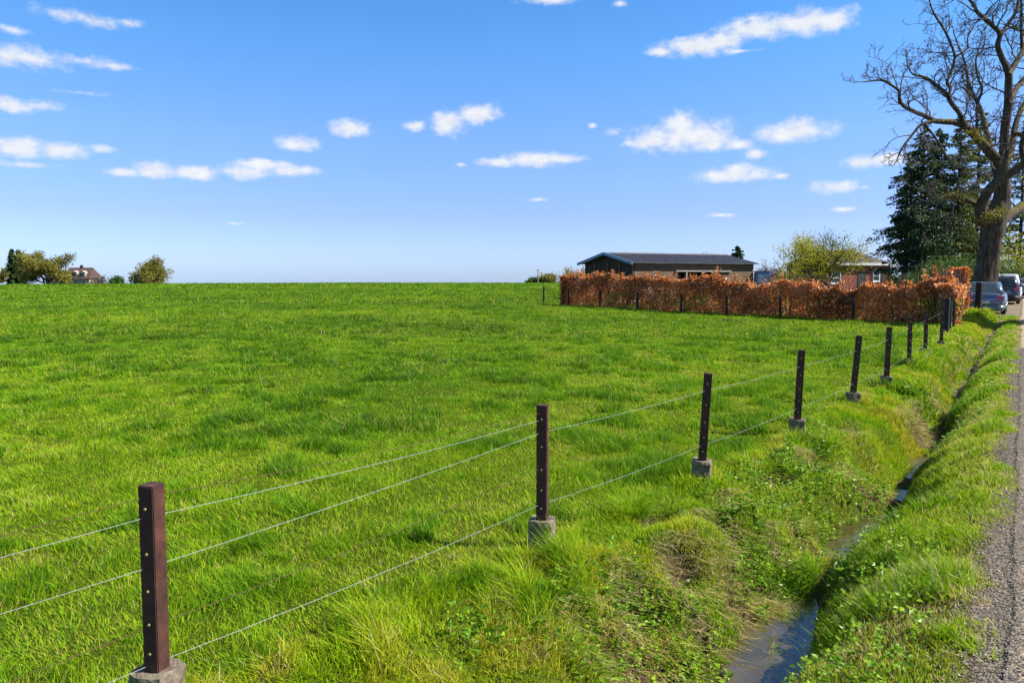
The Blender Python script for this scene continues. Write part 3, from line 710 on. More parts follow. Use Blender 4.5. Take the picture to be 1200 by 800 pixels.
def big_tree():
    D0 = 39.5; rng = np.random.default_rng(21)
    b = at(1157.5, 340, D0); gz = ground_z(b.x, b.y); root = empty('bare_tree', (b.x, b.y, gz)); org = np.array(root.location)
    tag(root, 'huge gnarled leafless tree with a mossy trunk behind the blue car', 'tree')
    S = D0 / F
    def limb(pts, dy0, dy1, bend=0):
        P = []; R = []; n = len(pts)
        for i, (x, y, r) in enumerate(pts):
            t = i / (n - 1); Y = D0 + dy0 + (dy1 - dy0) * t + bend * math.sin(PI * t); P.append(np.array(at(x, y, Y))); R.append(r * S)
        return smooth(np.array(P), np.array(R))
    def smooth(P, R, k=3):
        n = len(P); o = []; q = []
        for i in range(n - 1):
            p0, p1, p2, p3 = P[max(0, i-1)], P[i], P[i+1], P[min(n-1, i+2)]
            for j in range(k):
                t = j / k; o.append(.5 * (2*p1 + (p2-p0)*t + (2*p0-5*p1+4*p2-p3)*t*t + (3*p1-p0-3*p2+p3)*t**3)); q.append(R[i] + (R[i+1]-R[i])*t)
        o.append(P[-1]); q.append(R[-1]); return np.array(o), np.array(q)
    trunk = limb([(1155, 352, 17), (1156, 340, 13), (1157, 322, 11.3), (1159.5, 300, 10.8), (1162, 280, 11.2), (1164.5, 266, 12.4), (1169, 252, 12), (1174, 236, 10)], 0, 0)
    L = []
    L.append(limb([(1173, 240, 9.5), (1175, 222, 8.5), (1175, 205, 7.5), (1176, 188, 5.5), (1177, 170, 5), (1178, 150, 4.7), (1181, 130, 4.5), (1182, 115, 4.4), (1182, 100, 4.2), (1182, 86, 3.8), (1174, 67, 3.0), (1169, 53, 2.7), (1172, 40, 2.6), (1161, 28, 2.3), (1146, 15, 1.9), (1141, 5, 1.5), (1128, -8, 1.1), (1112, -22, .7)], 0, -1.2))
    L.append(limb([(1175, 205, 6), (1172, 190, 5.8), (1161, 179, 5.4), (1144, 160, 4.8), (1131, 148, 4.3), (1117, 143, 3.4), (1097, 142, 2.9), (1085, 136, 2.5), (1070, 130, 2.1), (1059, 124, 1.9), (1054, 116, 1.8), (1054, 107, 1.5), (1045, 100, 1.3), (1032, 94, 1.0), (1013, 96, .5)], 0, -2.5))
    L.append(limb([(1133, 150, 2.8), (1124, 132, 2.6), (1115, 121, 2.4), (1109, 110, 2.1), (1097, 100, 1.9), (1085, 91, 1.5), (1070, 87, .9), (1064, 78, .5)], -1.0, -.2))
    L.append(limb([(1112, 114, 1.8), (1114, 102, 1.7), (1110, 97, 1.6), (1115, 84, 1.6), (1119, 67, 1.4), (1114, 50, 1.3), (1105, 32, 1.2), (1094, 15, 1), (1088, -4, .6)], -.9, .6))
    L.append(limb([(1119, 67, 1.1), (1134, 57, 1), (1134, 45, .8), (1142, 30, .5)], -.2, .8))
    L.append(limb([(1096, 142, 2), (1080, 146, 1.6), (1070, 157, 1.3), (1057, 174, 1), (1050, 190, .5)], -1.8, -2.6))
    L.append(limb([(1082, 146, 1.3), (1094, 158, 1.2), (1110, 184, 1), (1121, 205, .6)], -1.8, -2.4))
    L.append(limb([(1145, 160, 1.6), (1145, 140, 1.5), (1146, 121, 1.4), (1151, 105, 1.4), (1146, 90, 1.2), (1144, 69, 1), (1152, 57, .8), (1155, 42, .5)], -.6, 1.0))
    L.append(limb([(1146, 121, 1.0), (1134, 108, .8), (1125, 100, .5)], 0, .8))
    L.append(limb([(1172, 40, 1.8), (1184, 25, 1.8), (1192, 10, 1.6), (1196, -8, 1.2), (1206, -28, .7)], -1, -.2))
    L.append(limb([(1182, 88, 3.2), (1188, 78, 3), (1196, 64, 2.7), (1204, 46, 2.3), (1207, 20, 1.8), (1214, -8, 1.2), (1222, -35, .7)], -.8, 1.5))
    L.append(limb([(1182, 122, 3.2), (1189, 107, 3), (1199, 94, 2.8), (1214, 76, 2.3), (1232, 50, 1.7), (1240, 20, 1)], -.6, 2.2))
    L.append(limb([(1198, 60, 1.7), (1197, 30, 1.5), (1197, 0, 1.2), (1193, -26, .7)], .2, -.8))
    L.append(limb([(1153, 262, 7), (1149, 248, 6.2), (1151, 238, 5.6), (1161, 220, 5.2), (1176, 209, 4.8), (1188, 200, 4.4), (1201, 190, 4), (1216, 168, 3.4), (1238, 150, 2.6), (1262, 120, 1.6), (1275, 90, .8)], -.6, -3))
    L.append(limb([(1149, 242, 3.2), (1135, 235, 2.8), (1122, 232, 2.3), (1110, 230, 1.6), (1100, 233, .7)], -.6, -1.6))
    L.append(limb([(1168, 262, 8), (1180, 254, 6), (1191, 247, 5.2), (1202, 239, 4.8), (1222, 226, 4), (1246, 200, 3), (1276, 182, 2), (1300, 160, 1)], 0, 2.5))
    L.append(limb([(1186, 160, 2.4), (1194, 156, 2), (1202, 164, 1.8), (1216, 160, 1.4), (1236, 166, .8)], -.2, -1))
    L.append(limb([(1200, 192, 2.6), (1197, 172, 2.3), (1203, 150, 2), (1218, 128, 1.4), (1226, 100, .8)], -1.4, -3))
    L.append(limb([(1176, 214, 6), (1178, 196, 5), (1186, 170, 4), (1192, 140, 3.2), (1206, 110, 2.6), (1216, 70, 2), (1234, 30, 1.3), (1240, -10, .7)], .5, 5))
    L.append(limb([(1172, 216, 5), (1166, 196, 4), (1160, 170, 3.2), (1150, 130, 2.4), (1136, 100, 1.8), (1130, 70, 1.2), (1118, 40, .7)], .5, 5.5))
    V, Lp, T = tubes([trunk], 18)
    jit = RNG.normal(0, .012, V.shape); a = np.arctan2(V[:, 1] - D0, V[:, 0] - b.x); jit[:, :2] += (np.stack([np.cos(a), np.sin(a)], 1) * (.05 * np.sin(a * 5 + V[:, 2] * .35) + .03 * np.sin(a * 9 - V[:, 2]))[:, None])
    tr = mesh_np('trunk', V + jit - org, Lp, T, M['oak_bark'], root, None, True)
    V, Lp, T = tubes(L, 9); mesh_np('limbs', V + RNG.normal(0, .006, V.shape) - org, Lp, T, M['oak_bark'], root, None, True)
    # side branches and twigs
    out = []; tips = []
    for P, R in L:
        seg = np.linalg.norm(np.diff(P, axis=0), axis=1); cum = np.concatenate([[0], np.cumsum(seg)]); s = .5
        while s < cum[-1]:
            i = min(len(seg) - 1, int(np.searchsorted(cum, s)) - 1); i = max(i, 0); t = (s - cum[i]) / (seg[i] + 1e-9); q = P[i] * (1 - t) + P[i + 1] * t; r = R[i]
            if r < .26:
                d = (P[i + 1] - P[i]) / (seg[i] + 1e-9); side = rng.normal(size=3); side[1] *= .8; side[2] += .25; side -= d * side.dot(d); side /= np.linalg.norm(side) + 1e-9; a = rng.uniform(.6, 1.25)
                big = r > .12
                grow(rng, q, d * math.cos(a) + side * math.sin(a), rng.uniform(.8, 2.5) * (1.1 if r > .06 else .8), min(.045, r * .45), 2, out, tips, (5, 6), .46, .30, .04, .011)
                s += rng.uniform(.20, .42) if not big else rng.uniform(.5, 1.3)
            else: s += .5
        grow(rng, P[-1], P[-1] - P[-2], rng.uniform(.8, 1.4), R[-1], 2, out, tips, (4, 5), .5, .3, .05, .011)
    V, Lp, T = tubes(out, 4); print('twig tubes', len(out)); mesh_np('crown', V - org, Lp, T, M['twig'], root)
    # moss cushion on the fork
    C = []; 
    for px, py, Y, n, s in ((1156, 255, 38.6, 260, .16), (1163, 252, 38.5, 240, .18), (1176, 247, 38.7, 200, .15), (1122, 230, 38.4, 220, .15), (1112, 229, 38.2, 120, .12), (1148, 163, 38.6, 120, .12), (1140, 155, 38.4, 120, .11)):
        C.append(np.array(at(px, py, Y)) + RNG.normal(0, s, (n, 3)) * np.array([1.6, 1, .7]))
    C = np.concatenate(C) - org; D = RNG.normal(size=C.shape); leaf_mesh('moss', C, D, .12, .06, RNG.uniform(.3, 1, len(C)), M['olive'], root)
    return root
big_tree()

def conifer(px, ty, Y, width, label, name='spruce_tree', mat='spruce', seed=1, dens=1.0, bare=.08, droop=.35, sink=0, tint=0, group='dark conifers behind the hedge', base=None):
    rng = np.random.default_rng(seed); x = slope(px, 330)[0] * Y; gz = ground_z(x, Y) - sink; h = at(px, ty, Y).z - gz
    root = empty(name, (x, Y, gz)); tag(root, label, 'conifer', group)
    st = np.array([[0, 0, -.2], [.03 * h * .2, 0, h * .35], [0, .1, h * .7], [0, 0, h]]); V, L, T = tubes([(st, np.array([.022, .017, .010, .003]) * h * (.5 if name == 'pine_tree' else 1))], 8); mesh_np('trunk', V, L, T, M['dark_bark'], root, None, True)
    px_m = Y / F; nb = int(26 * dens * max(4, h ** .5 * 3)); out = []; C = []; D = []; Tn = []
    for k in range(nb):
        t = bare + (1 - bare) * (k + rng.random()) / nb; z = t * h; Lb = (width / 2) * ((1 - t) ** .62) * (.55 + .45 * min(1, t / .33)) * 1.25 * rng.uniform(.45, 1.2) + .05 * width
        if rng.random() < .25: Lb *= .5
        a = rng.uniform(0, 2 * PI); n = 6; s = np.linspace(0, 1, n); el = rng.uniform(-.1, .25)
        P = np.stack([np.cos(a) * s * Lb, np.sin(a) * s * Lb, z + s * Lb * el - droop * Lb * s ** 1.6 + .12 * Lb * s ** 4], 1); out.append((P, np.linspace(.012 * h * .25 + .01, .006, n)))
        m = int(max(8, Lb / px_m * 2.6)); q = rng.uniform(.12, 1, m); i = (q * (n - 1)).astype(int).clip(0, n - 2); f = (q * (n - 1) - i)[:, None]
        c = P[i] * (1 - f) + P[i + 1] * f; w = .16 * Lb * (1.05 - q * .7)
        lat = rng.normal(0, 1, m) * w * .8; c = c + np.stack([-np.sin(a) * lat, np.cos(a) * lat, -np.abs(rng.normal(0, .055 * Lb + .05, m)) - .2 * np.abs(lat)], 1)
        d = np.stack([np.cos(a) + rng.normal(0, .5, m), np.sin(a) + rng.normal(0, .5, m), -.5 + rng.normal(0, .35, m)], 1)
        C.append(c); D.append(d); Tn.append(np.clip(rng.normal(.45 + tint + .25 * (rng.random() - .5), .2, m), 0, 1))
    V, L, T = tubes(out, 3); mesh_np('branches', V, L, T, M['dark_bark'], root)
    C = np.concatenate(C); leaf_mesh('foliage', C, np.concatenate(D), RNG.uniform(2.4, 5.0, len(C)) * px_m, RNG.uniform(1.0, 1.9, len(C)) * px_m, np.concatenate(Tn), M[mat], root)
    return root

def leafy(px, ty, Y, width, label, mat, name='broadleaf_tree', seed=1, n=5000, bark='dark_bark', trunk=.22, sink=0, leaf=1.5, cat='tree', group=None, limbs=9, up=.35, minr=None, clump=.055, lev=2, twigs=True, spread=(.4, 1.0), shape=1.0, multi=False, tmul=1.0):
    """broad tree or bush grown from limbs; leaves sit round the twig tips"""
    rng = np.random.default_rng(seed); x = slope(px, 330)[0] * Y; gz = ground_z(x, Y) - sink; h = at(px, ty, Y).z - gz
    root = empty(name, (x, Y, gz)); tag(root, label, cat, group)
    px_m = Y / F; out = []; tips = []; minr = minr or px_m * .22
    th = h * trunk
    tr = []
    if not multi: tr.append((np.array([[0, 0, -.2], [.02 * h, 0, th * .5], [0, .02 * h, th], [.03 * h, 0, h * .55]]), np.array([.034, .028, .024, .010]) * h * tmul))
    for k in range(limbs):
        a = 2 * PI * (k + rng.random() * .7) / limbs; e = rng.uniform(.15, 1.25) if not multi else rng.uniform(.75, 1.35)
        d = np.array([math.cos(a) * math.cos(e), math.sin(a) * math.cos(e), math.sin(e)])
        ext = 1 / math.sqrt((math.cos(e) / (width / 2)) ** 2 + (math.sin(e) / (h - th)) ** 2)
        grow(rng, (rng.normal(0, .02) * h, rng.normal(0, .02) * h, th * rng.uniform(.8, 1.1) if not multi else -.1), d, ext * rng.uniform(.62, .85), .016 * h * tmul, lev, out, tips, (3, 5, 5), .5, .16, .04, minr, None, .3, spread)
    V, L, T = tubes(tr + out[:], 5); mesh_np('trunk', V, L, T, M[bark], root, None, True)
    if n:
        tp = np.array([t[0] for t in tips]); td = np.array([t[1] for t in tips]); i = rng.integers(0, len(tp), n); cw = np.clip(rng.normal(0, 1, (n, 3)), -1.5, 1.5) * clump * (h + width) * .5
        shade = rng.normal(0, .16, len(tp)); C = tp[i] + cw; D = td[i] / (np.linalg.norm(td[i], axis=1)[:, None] + 1e-9) + rng.normal(0, .7, (n, 3))
        C[:, 2] = np.maximum(C[:, 2], .05)
        leaf_mesh('crown', C, D, rng.uniform(.8, 1.6, n) * leaf * px_m, rng.uniform(.6, 1.0, n) * leaf * px_m, np.clip(.5 + shade[i] + rng.normal(0, .14, n), 0, 1), M[mat], root)
    return root

# conifers behind the hedge, right
conifer(1076, 146, 58, 6.6, 'tall dark spruce with drooping boughs, right of the brick house', seed=3, dens=.66, bare=.12)
conifer(1059, 190, 61, 4.2, 'dark spruce leaning out furthest left beside the brick house', seed=4, dens=.62, bare=.27)
conifer(1093, 150, 63, 5.6, 'tall dark spruce with a visible trunk behind the tallest boughs', seed=5, dens=.7, bare=.22, tint=.1)
conifer(1118, 135, 60, 5.4, 'thin olive green pine with a straight bare lower trunk', 'pine_tree', 'pine', 6, .6, .16, .15, tint=.32, group='sparse pines beside the big tree')
conifer(1140, 128, 62, 5.2, 'thin sparse pine directly left of the huge trunk', 'pine_tree', 'pine', 7, .5, .18, .15, tint=.28, group='sparse pines beside the big tree')
conifer(1192, 140, 70, 5.6, 'thin sparse pine seen right of the huge trunk', 'pine_tree', 'pine', 17, .4, .2, .15, tint=.25, group='sparse pines beside the big tree')
leafy(1053, 308, 70, 2.4, 'narrow dark evergreen bush touching the right corner of the brick house', 'green', 'evergreen_bush', 38, 2400, trunk=.05, leaf=1.6, cat='bush', multi=True, clump=.10, group='bushes under the conifers')
leafy(1066, 312, 54, 3.0, 'dark evergreen bush behind the hedge, below the tallest spruce', 'green', 'evergreen_bush', 31, 2600, trunk=.05, leaf=1.6, cat='bush', multi=True, clump=.10, group='bushes under the conifers')
leafy(1098, 308, 52, 5.4, 'dark evergreen bush behind the hedge, below the bare lower trunk of the pine', 'green', 'evergreen_bush', 32, 6500, trunk=.05, leaf=1.6, cat='bush', multi=True, clump=.10, group='bushes under the conifers')
leafy(1126, 284, 50, 5.4, 'bright green sunlit bush directly left of the huge trunk', 'green', 'green_bush', 33, 8000, trunk=.05, leaf=1.7, cat='bush', multi=True, clump=.09, group='bushes under the conifers')
leafy(1078, 296, 56, 3.4, 'mauve grey twiggy bush showing between the dark spruces', 'mauve', 'twiggy_bush', 34, 1500, trunk=.05, leaf=1.2, cat='bush', multi=True, clump=.07)
leafy(1188, 262, 66, 7.0, 'bright yellow green tree above the parked cars', 'willow', 'broadleaf_tree', 35, 5200, trunk=.1, leaf=1.6, clump=.08)
leafy(1214, 276, 72, 8.0, 'yellow green tree at the right edge above the grey car', 'olive', 'broadleaf_tree', 36, 5200, trunk=.1, leaf=1.6, clump=.08)
leafy(1186, 300, 60, 6.0, 'dark green bush behind the parked cars', 'green', 'green_bush', 37, 4200, trunk=.05, leaf=1.6, cat='bush', multi=True, clump=.10, group='bushes under the conifers')
# behind hedge and shed
leafy(955, 243, 58, 11.5, 'yellow green spring tree with fanned branches in front of the brick house', 'willow', 'spring_tree', 41, 10500, 'lime_bark', .12, leaf=1.35, limbs=17, multi=True, clump=.032, lev=3)
leafy(918, 287, 56, 3.6, 'small bright yellow green shrub left of the spring tree', 'willow', 'spring_shrub', 47, 1500, 'lime_bark', .1, leaf=1.2, limbs=8, multi=True, clump=.05, cat='bush')
leafy(905, 276, 66, 4.6, 'pale leafless bush between the shed and the spring tree', 'mauve', 'bare_bush', 42, 500, 'twig', .1, leaf=.9, limbs=9, multi=True, clump=.05, cat='bush', lev=3)
leafy(908, 309, 62, 4.4, 'brown grey rounded shrub beyond the hedge right of the shed', 'mauve', 'rounded_shrub', 43, 5200, trunk=.05, leaf=1.4, cat='bush', multi=True, clump=.10, limbs=12)
leafy(826, 289, 90, 7.5, 'bare tree top showing above the shed roof', 'mauve', 'bare_tree', 44, 160, 'twig', .2, leaf=.8, limbs=9, lev=3)
conifer(863, 288, 100, 3.4, 'small dark conifer tip above the right end of the shed roof', seed=9, group='far conifers')
leafy(672, 312, 75, 5.0, 'olive tree crown peeping over the hedge left of the shed', 'olive', 'broadleaf_tree', 45, 1600, leaf=1.4, group='far trees')
# far left
FARL = 205
leafy(55, 274, FARL, 12.5, 'large olive green round tree in front of the far farmhouse', 'olive', 'broadleaf_tree', 51, 15000, trunk=.14, sink=1, leaf=1.5, group='far trees', clump=.055)
conifer(16, 292, 212, 4.6, 'dark far conifer, left one of the pair on the horizon', seed=11, group='far conifers', sink=1)
conifer(23, 293, 214, 4.6, 'dark far conifer, right one of the pair on the horizon', seed=12, group='far conifers', sink=1)
leafy(-4, 300, FARL, 6.0, 'golden olive tree cut by the left edge of the picture', 'olive', 'broadleaf_tree', 52, 5000, sink=1, leaf=1.6, group='far trees')
leafy(178, 302.5, 200, 11.6, 'broad olive green bush tree standing alone on the horizon', 'olive', 'broadleaf_tree', 53, 12000, trunk=.05, sink=1, leaf=1.6, group='far trees', multi=True, limbs=14, clump=.08)
leafy(137, 319, 200, 4.6, 'small dark green bush on the horizon left of the lone bush tree', 'green', 'green_bush', 54, 1800, trunk=.05, sink=1, leaf=1.6, cat='bush', multi=True, clump=.10)
leafy(116, 318, 215, 5.0, 'pinkish grey bare bush right of the far farmhouse', 'mauve', 'bare_bush', 55, 900, trunk=.1, sink=1, leaf=1.2, cat='bush', multi=True, clump=.07)
# far middle
leafy(643, 318.5, 215, 5.4, 'tallest round tree of the far clump left of the hedge', 'olive', 'broadleaf_tree', 56, 4500, trunk=.05, sink=1, leaf=1.6, group='far trees', multi=True, limbs=12, clump=.09)
leafy(632, 321.5, 217, 4.4, 'dark round bush in the middle of the far clump', 'green', 'green_bush', 57, 2000, trunk=.05, sink=1, leaf=1.6, cat='bush', multi=True, clump=.10)
leafy(622, 325, 216, 3.8, 'low dark bush at the left of the far clump', 'green', 'green_bush', 58, 1600, trunk=.05, sink=1, leaf=1.6, cat='bush', multi=True, clump=.10)
# the evergreen across the lane whose shade falls on the road
def shade_tree():
    x, y = 24.3, 26.6; rng = np.random.default_rng(77); root = empty('evergreen_tree', (x, y, ground_z(x, y))); tag(root, 'tall evergreen across the lane, outside the right edge of the picture', 'tree')
    h = 7.6; V, L, T = tubes([(np.array([[0, 0, -.1], [0, .05, 3], [.05, 0, h]]), np.array([.2, .15, .03]))], 8); mesh_np('trunk', V, L, T, M['dark_bark'], root, None, True)
    n = 9000; t = rng.random(n); a = rng.uniform(0, 2 * PI, n); q = (1.0 + .9 * np.sin(PI * t)) * np.sqrt(rng.random(n)); C = np.stack([np.cos(a) * q, np.sin(a) * q, .3 + t * h], 1)
    leaf_mesh('foliage', C, rng.normal(size=(n, 3)), .26, .14, np.clip(rng.normal(.4, .2, n), 0, 1), M['green'], root)
shade_tree()

# ------------------------------------------------------------------ buildings
def planks(name, c0, c1, horiz=True, w=.16):
    t = NT(name); co = t.coord(); sp = t.n('ShaderNodeSeparateXYZ'); t.l(co, sp.inputs[0])
    ax = sp.outputs[2] if horiz else sp.outputs[0]
    dv = t.n('ShaderNodeMath', operation='DIVIDE'); t.l(ax, dv.inputs[0]); dv.inputs[1].default_value = w
    fl = t.n('ShaderNodeMath', operation='FLOOR'); t.l(dv.outputs[0], fl.inputs[0]); fr = t.n('ShaderNodeMath', operation='FRACT'); t.l(dv.outputs[0], fr.inputs[0])
    wn = t.n('ShaderNodeTexWhiteNoise', noise_dimensions='1D'); t.l(fl.outputs[0], wn.inputs['W'])
    n = t.noise(2.5, 5, t.mapped(co, (.5, .5, 4) if horiz else (5, 5, .5)), .65)
    mx = t.n('ShaderNodeMath', operation='MULTIPLY_ADD'); t.l(wn.outputs[0], mx.inputs[0]); mx.inputs[1].default_value = .45; t.l(n, mx.inputs[2])
    c = t.ramp(mx.outputs[0], [(.35, c0), (1.0, c1)])
    gp = t.ramp(fr.outputs[0], [(.0, (1, 1, 1)), (.10, (0, 0, 0))]); c = t.mix(gp, c, (.008, .007, .006))
    return t.done(t.bsdf(c, .85, 0, .25, t.bump(gp, -.6, .02)))
M['plank_side'] = planks('weathered_cladding', (.026, .016, .010), (.235, .150, .092), True, .24)
M['plank_gable'] = planks('tarred_boards', (.018, .011, .006), (.070, .046, .028), False, .22)
M['blue_trim'] = plain('faded_blue_paint', (.15, .24, .38), .6, 0, .4, .15, 3)
M['roof_grey'] = plain('fibre_cement_sheet', (.125, .118, .125), .8, 0, .35, .35, 3)
M['beam'] = plain('grey_beam', (.26, .23, .19), .8, 0, .3, .3, 5)
M['void'] = plain('interior_shade', (.010, .010, .010), .95, 0, .1, .2, 3)
def shed():
    l = Vector((.885, .466, 0)).normalized(); gdir = Vector((-l.y, l.x, 0))    # along the long side, along the gable to the back
    d0 = 52.0; R = at(743.5, 307, d0); R.z = 0; gz = .15
    root = empty('timber_shed', (R.x, R.y, gz), math.atan2(l.y, l.x)); tag(root, 'low dark timber shed with grey corrugated roof and blue bargeboards behind the hedge', 'shed')
    Ln, W, E, A = 11.6, 6.5, 2.72, 3.36          # local x along the side, local y to the back
    b = MB()      # long wall with opening
    ox0, ox1, oz = 4.0, 8.2, 2.05
    b.box(.12, ox0, .12, .22, 0, E); b.box(ox1, Ln - .1, .12, .22, 0, E); b.box(ox0, ox1, .12, .22, oz, E)
    b.build('long_wall', M['plank_side'], root)
    MB().prism([(.10, .23, 0), (.10, W - .1, 0), (.10, W - .1, E - .02), (.10, W / 2, A - .12), (.10, .23, E - .02)], (.08, 0, 0)).build('gable_wall', M['plank_gable'], root).rotation_euler = (0, 0, 0)
    MB().box(.2, Ln - .1, W - .2, W - .1, 0, E).build('back_wall', M['plank_gable'], root)
    MB().prism([(Ln - .1, .23, 0), (Ln - .1, W - .21, 0), (Ln - .1, W - .21, E), (Ln - .1, W / 2, A - .12), (Ln - .1, .23, E)], (-.08, 0, 0)).build('end_wall', M['plank_gable'], root)
    MB().box(ox0 - .1, ox1 + .1, 2.2, 2.3, 0, 2.6).build('shade_panel', M['void'], root)  # near-black panel stands in for the shade inside the opening
    MB().box(ox0 - .25, ox1 + .9, -.02, .10, oz + .02, oz + .13).build('lintel_beam', M['beam'], root)
    c = MB()
    for xx in (ox0 + .7, ox0 + 2.2, ox1 - .6): c = MB().box(xx, xx + .12, .0, .11, 0, oz + .02); c.build('support_post', M['beam'], root)
    # corrugated roof: two slopes
    n = 150; over = .35
    for side in (0, 1):
        vs = []; fs = []
        for i in range(n * 2 + 1):
            x = -over + (Ln + 2 * over - .2) * i / (n * 2); zz = .022 * (1 if i % 2 else -1)
            y0, z0 = ((-.20, E - .02) if side == 0 else (W + .20, E - .02)); vs += [(x, y0, z0 + zz), (x, W / 2, A + .10 + zz), (x, W / 2, A + .07 + zz), (x, y0, z0 - .03 + zz)]
        for i in range(n * 2):
            a = i * 4; q = a + 4; fs += [(a, a + 1, q + 1, q), (a + 2, a + 3, q + 3, q + 2), (a + 3, a, q, q + 3)]
        MB().add(vs, fs).build('roof_slope', M['roof_grey'], root)
    MB().prism([(-over, W/2 - .22, A + .05), (-over, W/2, A + .145), (-over, W/2 + .22, A + .05), (-over, W/2 + .22, A + .07), (-over, W/2, A + .165), (-over, W/2 - .22, A + .07)], (Ln + .5, 0, 0)).build('ridge_cap', M['roof_grey'], root)
    for s in (0, 1):
        y0 = -.25 if s == 0 else W + .25
        p = [(-over - .06, y0, E - .16), (-over - .06, W/2, A - .05), (-over - .06, W/2, A + .15), (-over - .06, y0, E + .04)]
        MB().prism(p, (.05, 0, 0)).build('bargeboard', M['blue_trim'], root)
    for yy in (.14, W / 2 - .06, W * .27, W * .75):
        MB().box(.0, .09, yy, yy + .13, 0, E + (.1 if yy < 1 else .0)).build('corner_post' if yy < 1 else 'batten', M['plank_side'], root)
shed()

def brickmat(name, c1, c2, mortar, scale=1.0):
    t = NT(name); co = t.coord(); g2 = t.n('ShaderNodeSeparateXYZ'); t.l(co, g2.inputs[0]); ad = t.n('ShaderNodeMath', operation='ADD'); t.l(g2.outputs[0], ad.inputs[0]); t.l(g2.outputs[1], ad.inputs[1])
    cm = t.n('ShaderNodeCombineXYZ'); t.l(ad.outputs[0], cm.inputs[0]); t.l(g2.outputs[2], cm.inputs[1])
    b = t.n('ShaderNodeTexBrick'); t.l(cm.outputs[0], b.inputs['Vector']); b.inputs['Color1'].default_value = (*c1, 1); b.inputs['Color2'].default_value = (*c2, 1); b.inputs['Mortar'].default_value = (*mortar, 1)
    b.inputs['Scale'].default_value = scale; b.inputs['Brick Width'].default_value = .22; b.inputs['Row Height'].default_value = .075; b.inputs['Mortar Size'].default_value = .008
    return t.done(t.bsdf(b.outputs[0], .9, 0, .2))
M['brick'] = brickmat('red_brick', (.34, .072, .050), (.25, .052, .038), (.28, .18, .14))
M['render'] = plain('cream_render', (.34, .28, .21), .9, 0, .2, .12, 2)
M['tile_brown'] = planks('brown_roof_tiles', (.060, .045, .036), (.125, .095, .075), True, .3)
M['tile_red'] = planks('red_brown_tiles', (.060, .034, .030), (.105, .062, .054), True, .3)
M['white'] = plain('white_paint', (.72, .72, .70), .5, 0, .5, .06, 4)
M['glass'] = plain('window_glass', (.03, .045, .055), .06, 0, .8, .1, 2)
M['shutter'] = plain('dark_shutter', (.03, .032, .03), .6, 0, .4, .2, 3)
def window(root, x, y, z, w, h, name='window', axis='x', shutter=False):
    """window in a wall facing -y at local y"""
    f = MB(); t = .09
    f.box(x - w/2, x + w/2, y - .07, y + .02, z, z + t); f.box(x - w/2, x + w/2, y - .07, y + .02, z + h - t, z + h)
    f.box(x - w/2, x - w/2 + t, y - .07, y + .02, z + t, z + h - t); f.box(x + w/2 - t, x + w/2, y - .07, y + .02, z + t, z + h - t); f.box(x - w/2 + t, x + w/2 - t, y - .065, y + .02, z + h * .45, z + h * .45 + .06)
    fr = f.build(name, M['white'], root); MB().box(x - w/2 + t + .002, x + w/2 - t - .002, y - .03, y - .015, z + t + .002, z + h - t - .002).build('pane', M['glass'], fr)
    MB().box(x - w/2 - .08, x + w/2 + .08, y - .14, y - .001, z - .08, z - .002).build('sill', M['white'], fr)
    if shutter: MB().box(x + w/2 + .02, x + w/2 + .02 + w * .45, y - .06, y - .005, z, z + h).build('shutter', M['shutter'], root)
def brick_house():
    Y = 80.0; c = at(1043, 330, Y); gz = .15; root = empty('brick_house', (c.x, c.y, gz), math.radians(18)); tag(root, 'red brick house with brown hipped roof and white eaves behind the spring tree', 'house')
    W, Dp = 8.2, 6.5; E = at(1000, 309.5, Y).z - gz; A = at(1000, 294, Y + 4).z - gz
    b = MB(); x0, x1 = -W, 0
    b.add([(x0, 0, 0), (x1, 0, 0), (x1, Dp, 0), (x0, Dp, 0), (x0, 0, E), (x1, 0, E), (x1, Dp, E), (x0, Dp, E)], [(0, 1, 5, 4), (1, 2, 6, 5), (2, 3, 7, 6), (3, 0, 4, 7)])
    b.build('wall', M['brick'], root)
    o = .32; r = MB(); r.add([(x0 - o, -o, E), (x1 + o, -o, E), (x1 + o, Dp + o, E), (x0 - o, Dp + o, E), (x0 + 2.2, Dp / 2, A), (x1 - 2.4, Dp / 2, A)], [(0, 1, 5, 4), (1, 2, 5), (2, 3, 4, 5), (3, 0, 4)])
    rf = r.build('roof', M['tile_brown'], root)
    MB().box(x0 - o - .1, x1 + o + .1, -o - .1, -o + .06, E - .14, E + .10).build('gutter', M['white'], root)
    MB().box(x1 + o - .06, x1 + o + .1, -o + .07, Dp + o, E - .14, E + .10).build('gutter', M['white'], root)
    MB().box(x0 - o, x1 + o - .07, -o + .062, -.002, E - .10, E - .05).build('soffit', M['white'], root)
    MB().cyl((x1 + .1, -.12, 0), (x1 + .1, -.12, E - .15), .07).build('downpipe', M['white'], root)
    window(root, -1.9, 0, 1.15, .95, 1.25, shutter=True); window(root, -7.2, 0, .95, 1.2, 1.25)
    d = MB().box(-4.3, -3.3, -.06, .02, 0, 2.1).build('door', M['shutter'], root); MB().cyl((-3.42, -.12, 1.05), (-3.42, -.06, 1.05), .04).build('handle', M['white'], d)
brick_house()
